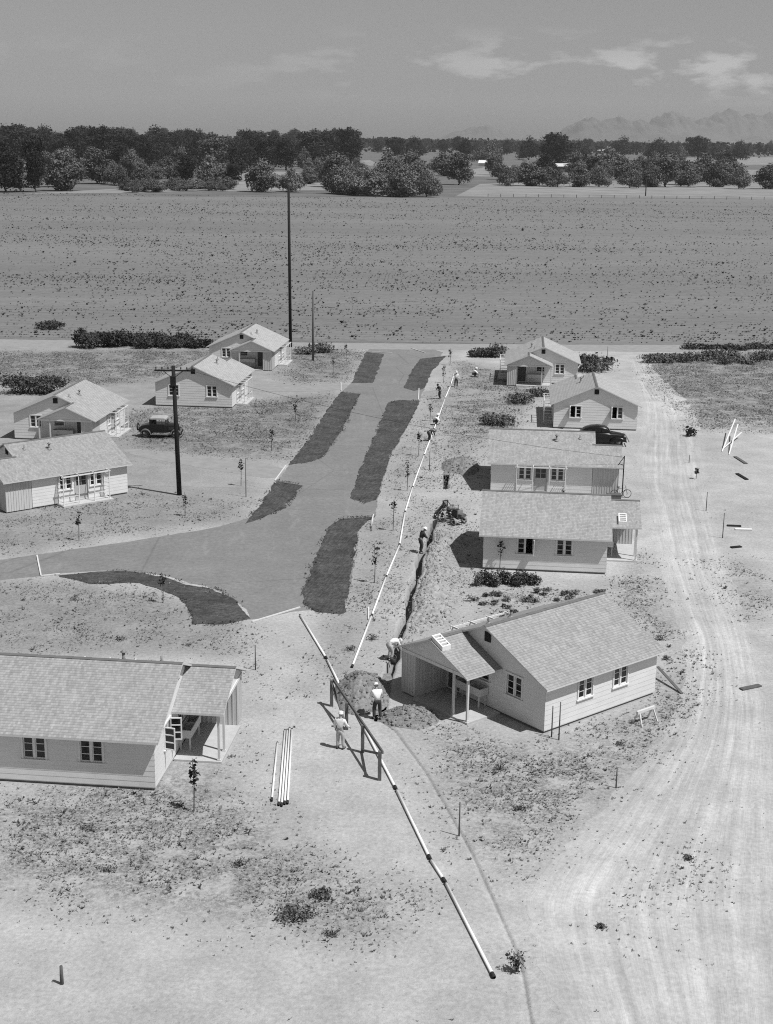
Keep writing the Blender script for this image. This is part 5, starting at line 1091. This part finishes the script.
def trencher():
    p = at(451.5, 522); o = thing('trench_digger', (p.x, p.y, 0), R(-50), 'dark wheeled digging machine standing at the end of the trench', 'machine', None, .66)
    f = MB()
    for s in (-1, 1): f.bar((-1.3, s*.42, .72), (1.5, s*.36, .72), .1, .14)
    for xx in (-1.2, -.2, .7, 1.45): f.bar((xx, -.42, .72), (xx, .42, .72), .09)
    f.obj('frame', M_iron, o)
    e = MB(); e.box((.35, -.33, .8), (1.25, .33, 1.45)); e.box((.45, -.28, 1.45), (1.15, .28, 1.6)); e.tube([(.8, .2, 1.6), (.8, .2, 2.05)], .04, 8); e.obj('engine', M_iron, o)
    r_ = MB(); r_.box((1.26, -.38, .78), (1.4, .38, 1.62)); r_.obj('radiator', M_steel, o)
    t = MB(); t.tube([(-.05, -.38, 1.62), (-.05, .38, 1.62)], .23, 14); t.obj('fuel_tank', M_steel, o, smooth=True)
    for s in (-1, 1):
        for (xx, rr, tr) in ((-.75, .62, .07), (1.15, .42, .06)):
            w = MB(); w.lathe([(rr, -.12), (rr, .12), (rr-.06, .12), (rr-.06, -.12), (rr, -.12)], (xx, s*.78, rr), 24, 'y'); wo = w.obj('wheel', M_steel, o); q = MB(); q.lathe([(0, -.14), (.1, -.14), (.1, .14), (0, .14)], (xx, s*.78, rr), 10, 'y')
            for k in range(8): a = 2*PI*k/8; q.tube([(xx, s*.78, rr), (xx+(rr-.05)*math.cos(a), s*.78, rr+(rr-.05)*math.sin(a))], .028, 5)
            q.obj('spoke', M_iron, wo)
    m_ = MB()
    for s in (-1, 1): m_.bar((-1.1, s*.3, .75), (-1.1, s*.3, 2.25), .1); m_.bar((-1.1, s*.3, 2.2), (-.1, s*.3, 1.4), .06)
    m_.bar((-1.1, -.35, 2.22), (-1.1, .35, 2.22), .1); m_.obj('mast', M_iron, o)
    b = MB()
    for s in (-1, 1): b.bar((-1.15, s*.17, 1.7), (-2.5, s*.17, .1), .07, .12)
    b.torus((-2.5, 0, .22), .36, .05, 'y', 18, 6); b.torus((-1.2, 0, 1.65), .26, .05, 'y', 16, 6); bo = b.obj('digging_boom', M_iron, o)
    for k in range(9):
        t_ = k/8; q = MB(); c = Vector((-1.1, 0, 1.98)).lerp(Vector((-2.62, 0, .42)), t_); q.box((c.x-.1, -.2, c.z-.06), (c.x+.1, .2, c.z+.1)); q.obj('bucket', M_steel, bo)
    c = MB(); c.bar((-.9, -.4, 1.3), (-.9, 1.7, 1.15), .5, .08); c.obj('conveyor', M_steel, o)
    s_ = MB(); s_.box((-.55, -.25, 1.15), (-.2, .2, 1.22)); s_.box((-.58, -.25, 1.22), (-.52, .2, 1.5)); s_.tube([(-.4, 0, .7), (-.4, 0, 1.15)], .04, 6); s_.obj('seat', M_leather, o)
    h_ = MB(); h_.torus((.05, 0, 1.95), .2, .02, 'z', 16, 6); h_.tube([(.05, 0, 1.95), (.3, 0, 1.3)], .02, 6); h_.obj('steering_wheel', M_iron, o)
    g_ = MB(); g_.box((1.45, -.35, 1.0), (1.95, .35, 1.28)); g_.bar((1.4, 0, .75), (2.0, 0, .95), .08); g_.obj('tool_box', M_greywood, o)
trencher()
def bicycle():
    p = at(620.5, 498); o = thing('bicycle', (p.x, p.y, 0), R(8), 'bicycle leaning at the service mast of the third right cottage', 'bicycle')
    for x0 in (-.52, .52):
        w = MB(); w.torus((x0, 0, .34), .32, .022, 'y', 24, 6); wo = w.obj('wheel', M_rubber, o); q = MB()
        for k in range(10): a = 2*PI*k/10; q.tube([(x0, 0, .34), (x0+.31*math.cos(a), 0, .34+.31*math.sin(a))], .004, 4)
        q.obj('spoke', M_steel, wo)
    f = MB()
    for a, b in (((-.52, 0, .34), (-.1, 0, .3)), ((-.1, 0, .3), (-.2, 0, .85)), ((-.52, 0, .34), (-.18, 0, .78)), ((-.18, 0, .78), (.36, 0, .8)), ((-.1, 0, .3), (.38, 0, .68)), ((.52, 0, .34), (.35, 0, .95))): f.tube([a, b], .018, 6)
    f.obj('frame', M_black, o); s = MB(); s.loft([rrect(-.33, 0, .86, .93, .09, .03), rrect(-.1, 0, .87, .92, .04, .02)]); s.obj('saddle', M_leather, o)
    h = MB(); h.tube([(.25, -.27, .98), (.36, -.2, 1.0), (.35, 0, .98), (.36, .2, 1.0), (.25, .27, .98)], .014, 6); h.obj('handlebar', M_steel, o)
bicycle()
mp = at(622, 496.5); mo = thing('service_mast', mp, 0, 'thin mast with a slanting stay at the porch end of the third right cottage', 'mast'); hm_ = htop(622, 496.5, 456); q = MB(); q.tube([(0, 0, -.1), (0, 0, hm_)], .045, 8); q.obj('pole', M_darkwood, mo); q = MB(); q.bar((0, 0, hm_-.05), (-.62, .1, hm_-1.05), .05); q.bar((0, 0, hm_-1.05), (-.62, .1, hm_-1.05), .04); q.obj('stay', M_darkwood, mo)
pa_ = at(179.5, 495)+Vector((.8, 0, htop(179.5, 495, 366)-.25)); pb_ = mp+Vector((0, 0, hm_-.1)); q = MB(); q.tube([pa_.lerp(pb_, k/24)-Vector((0, 0, 3.2*k/24*(1-k/24))) for k in range(25)], .011, 4); tag(q.obj('service_wire', M_darkwood), 'thin sagging wire from the utility pole to the service mast', 'wire')
bx_ = at(614, 499); q = MB(); q.box((-.5, -.3, 0), (.5, .3, .35)); q.box((-.52, -.32, .35), (.52, .32, .4)); bb = q.obj('wash_bench', M_greywood); bb.location = bx_; tag(bb, 'low dark bench beside the bicycle', 'bench')
# far farm buildings
def farm(u, v, w, d, h, rh, rot, label, wallm, roofm):
    p = at(u, v); o = thing('farm_building', p, rot, label, 'farm building', 'farm buildings among the far trees'); b = MB(); b.box((-w/2, -d/2, 0), (w/2, d/2, h))
    for s in (-1, 1): b.quad([(s*w/2, -d/2, h), (s*w/2, d/2, h), (s*w/2, 0, h+rh)])
    b.obj('wall', wallm, o); r_ = MB()
    for s in (-1, 1): slab(r_, (-w/2-.6, s*(d/2+.7), h-.2), (w/2+.6, s*(d/2+.7), h-.2), (w/2+.6, 0, h+rh), (-w/2-.6, 0, h+rh), .25, [(0, 0)]*4)
    r_.obj('roof', roofm, o); dd = MB(); dd.box((-1.2, -d/2-.06, 0), (1.2, -d/2-.01, h*.75)); dd.obj('door', M_vent, o)
farm(569, 172, 24, 12, 5.0, 2.2, R(4), 'flat low farm shed among the trees at right', M_greywood, M_trim)
farm(487, 166, 16, 8, 3.2, 2.6, R(-12), 'small pale farm building beside the far pasture', M_trim, M_white)
farm(440, 143, 40, 18, 9, 6, R(8), 'distant pale barn far behind the big willow clump', M_trim, M_greywood)
farm(141, 150, 22, 10, 5, 3, R(10), 'distant white house within the dark belt at left', M_white, M_greywood)
farm(385, 146, 26, 12, 9, 5, R(3), 'distant pale house above the willow clump', M_white, M_greywood)
farm(600, 153, 24, 12, 5, 3, R(-5), 'distant low white building right of the shed', M_white, M_trim)

# ------------------------------------------------------------------ hills
def hills(name, dist, prof, label):
    """prof: (pixel column, height m) silhouette, given real depth"""
    xs = [((u-CX)/F_PX*dist, h) for u, h in prof]; nx_, ny_ = 220, 26; xs = [(a, h*1.5) for a, h in xs]; X_ = np.linspace(xs[0][0], xs[-1][0], nx_); Hh = np.interp(X_, [a for a, _ in xs], [b for _, b in xs]); V = []
    for j in range(ny_):
        t = j/(ny_-1); env = math.sin(PI*t)**.8
        for i in range(nx_):
            n_ = mnoise.fractal(Vector((X_[i]*.008, t*7, dist*.01)), .85, 2.1, 7); V.append((X_[i], dist+(t-.5)*2200, max(0, Hh[i]*env*(1+.22*n_))-1 if 0 < j < ny_-1 else -1))
    idx_ = np.arange(nx_*ny_).reshape(ny_, nx_); q = np.stack([idx_[:-1, :-1], idx_[:-1, 1:], idx_[1:, 1:], idx_[1:, :-1]], -1).reshape(-1, 4)
    tag(link(name, mesh_np(name, np.array(V), q, M_hill, smooth=True)), label, 'hills', kind='structure')
hills('hills', 12300, [(540, 0), (562, 105), (575, 132), (600, 120), (622, 132), (640, 96), (655, 60), (668, 0)], 'darker ridge of far hills at right')
hills('hills', 14700, [(620, 0), (642, 160), (655, 205), (672, 150), (690, 170), (706, 215), (722, 180), (745, 200), (775, 130), (820, 0)], 'faint pale peaks behind the darker ridge')
hills('hills', 12900, [(425, 0), (446, 50), (474, 92), (490, 70), (500, 0)], 'small far hill in the middle of the horizon')
hills('hills', 13500, [(660, 0), (720, 30), (735, 55), (760, 40), (800, 0)], 'low hill at the right end of the horizon')

# ------------------------------------------------------------------ haze, sky, sun
hz = MB(); hz.box((-6500, -500, -3), (6500, 15500, 420)); ho = hz.obj('haze', None)
hm = bpy.data.materials.new('haze'); hm.use_nodes = True; nt = hm.node_tree; nt.nodes.clear(); out = nt.nodes.new('ShaderNodeOutputMaterial'); pv = nt.nodes.new('ShaderNodeVolumePrincipled')
pv.inputs['Color'].default_value = (.93, .93, .93, 1); pv.inputs['Density'].default_value = 0.00005; pv.inputs['Anisotropy'].default_value = 0.1; nt.links.new(pv.outputs[0], out.inputs['Volume'])
ho.data.materials.clear(); ho.data.materials.append(hm); tag(ho, 'thin pale summer haze over the whole plain', 'haze', kind='stuff')
SUN_EL, SUN_AZ = R(61), R(-30)      # azimuth measured from +X
sv = Vector((math.cos(SUN_AZ)*math.cos(SUN_EL), math.sin(SUN_AZ)*math.cos(SUN_EL), math.sin(SUN_EL)))
sl = bpy.data.lights.new('sun', 'SUN'); sl.energy = 4.7; sl.angle = R(.5); so = bpy.data.objects.new('sun', sl); C.objects.link(so); so.rotation_euler = sv.to_track_quat('Z', 'Y').to_euler(); so.location = sv*100
W = bpy.data.worlds.new('World'); scn.world = W; W.use_nodes = True; nt = W.node_tree; bg = nt.nodes['Background']
sky = nt.nodes.new('ShaderNodeTexSky'); sky.sky_type = 'NISHITA'; sky.sun_disc = False; sky.sun_elevation = SUN_EL; sky.sun_rotation = math.atan2(sv.x, sv.y); sky.air_density = 1.0; sky.dust_density = 1.2
bw = nt.nodes.new('ShaderNodeRGBToBW'); nt.links.new(sky.outputs[0], bw.inputs[0])
# fair-weather clouds low over the horizon
tc = nt.nodes.new('ShaderNodeTexCoord'); sxyz = nt.nodes.new('ShaderNodeSeparateXYZ'); nt.links.new(tc.outputs['Generated'], sxyz.inputs[0])
mpn = nt.nodes.new('ShaderNodeMapping'); mpn.inputs['Scale'].default_value = (1, 1, 3.2); mpn.inputs['Location'].default_value = (.37, .1, .02); nt.links.new(tc.outputs['Generated'], mpn.inputs[0])
cn = noise(nt, mpn.outputs[0], 13, 8, .58); cl = remap(nt, cn, .52, .60, 0, 1)
band = mth(nt, 'MULTIPLY', remap(nt, sxyz.outputs[2], .022, .036, 0, 1), remap(nt, sxyz.outputs[2], .075, .05, 0, 1))
right = remap(nt, sxyz.outputs[0], -.12, .16, .12, 1.0)
cf = mth(nt, 'MULTIPLY', mth(nt, 'MULTIPLY', cl, band), right)
val = mth(nt, 'MULTIPLY', bw.outputs[0], mth(nt, 'ADD', mth(nt, 'MULTIPLY', cf, .75), 1.0))
nt.links.new(val, bg.inputs['Color']); bg.inputs['Strength'].default_value = .066
W.cycles.sampling_method = 'AUTOMATIC'
scn.view_settings.view_transform = 'Standard'; scn.view_settings.look = 'None'; scn.view_settings.gamma = 1; scn.view_settings.exposure = 0.0
scn.cycles.max_bounces = 5; scn.cycles.diffuse_bounces = 3; scn.cycles.volume_bounces = 0; scn.cycles.use_denoising = False; scn.cycles.filter_width = 1.1
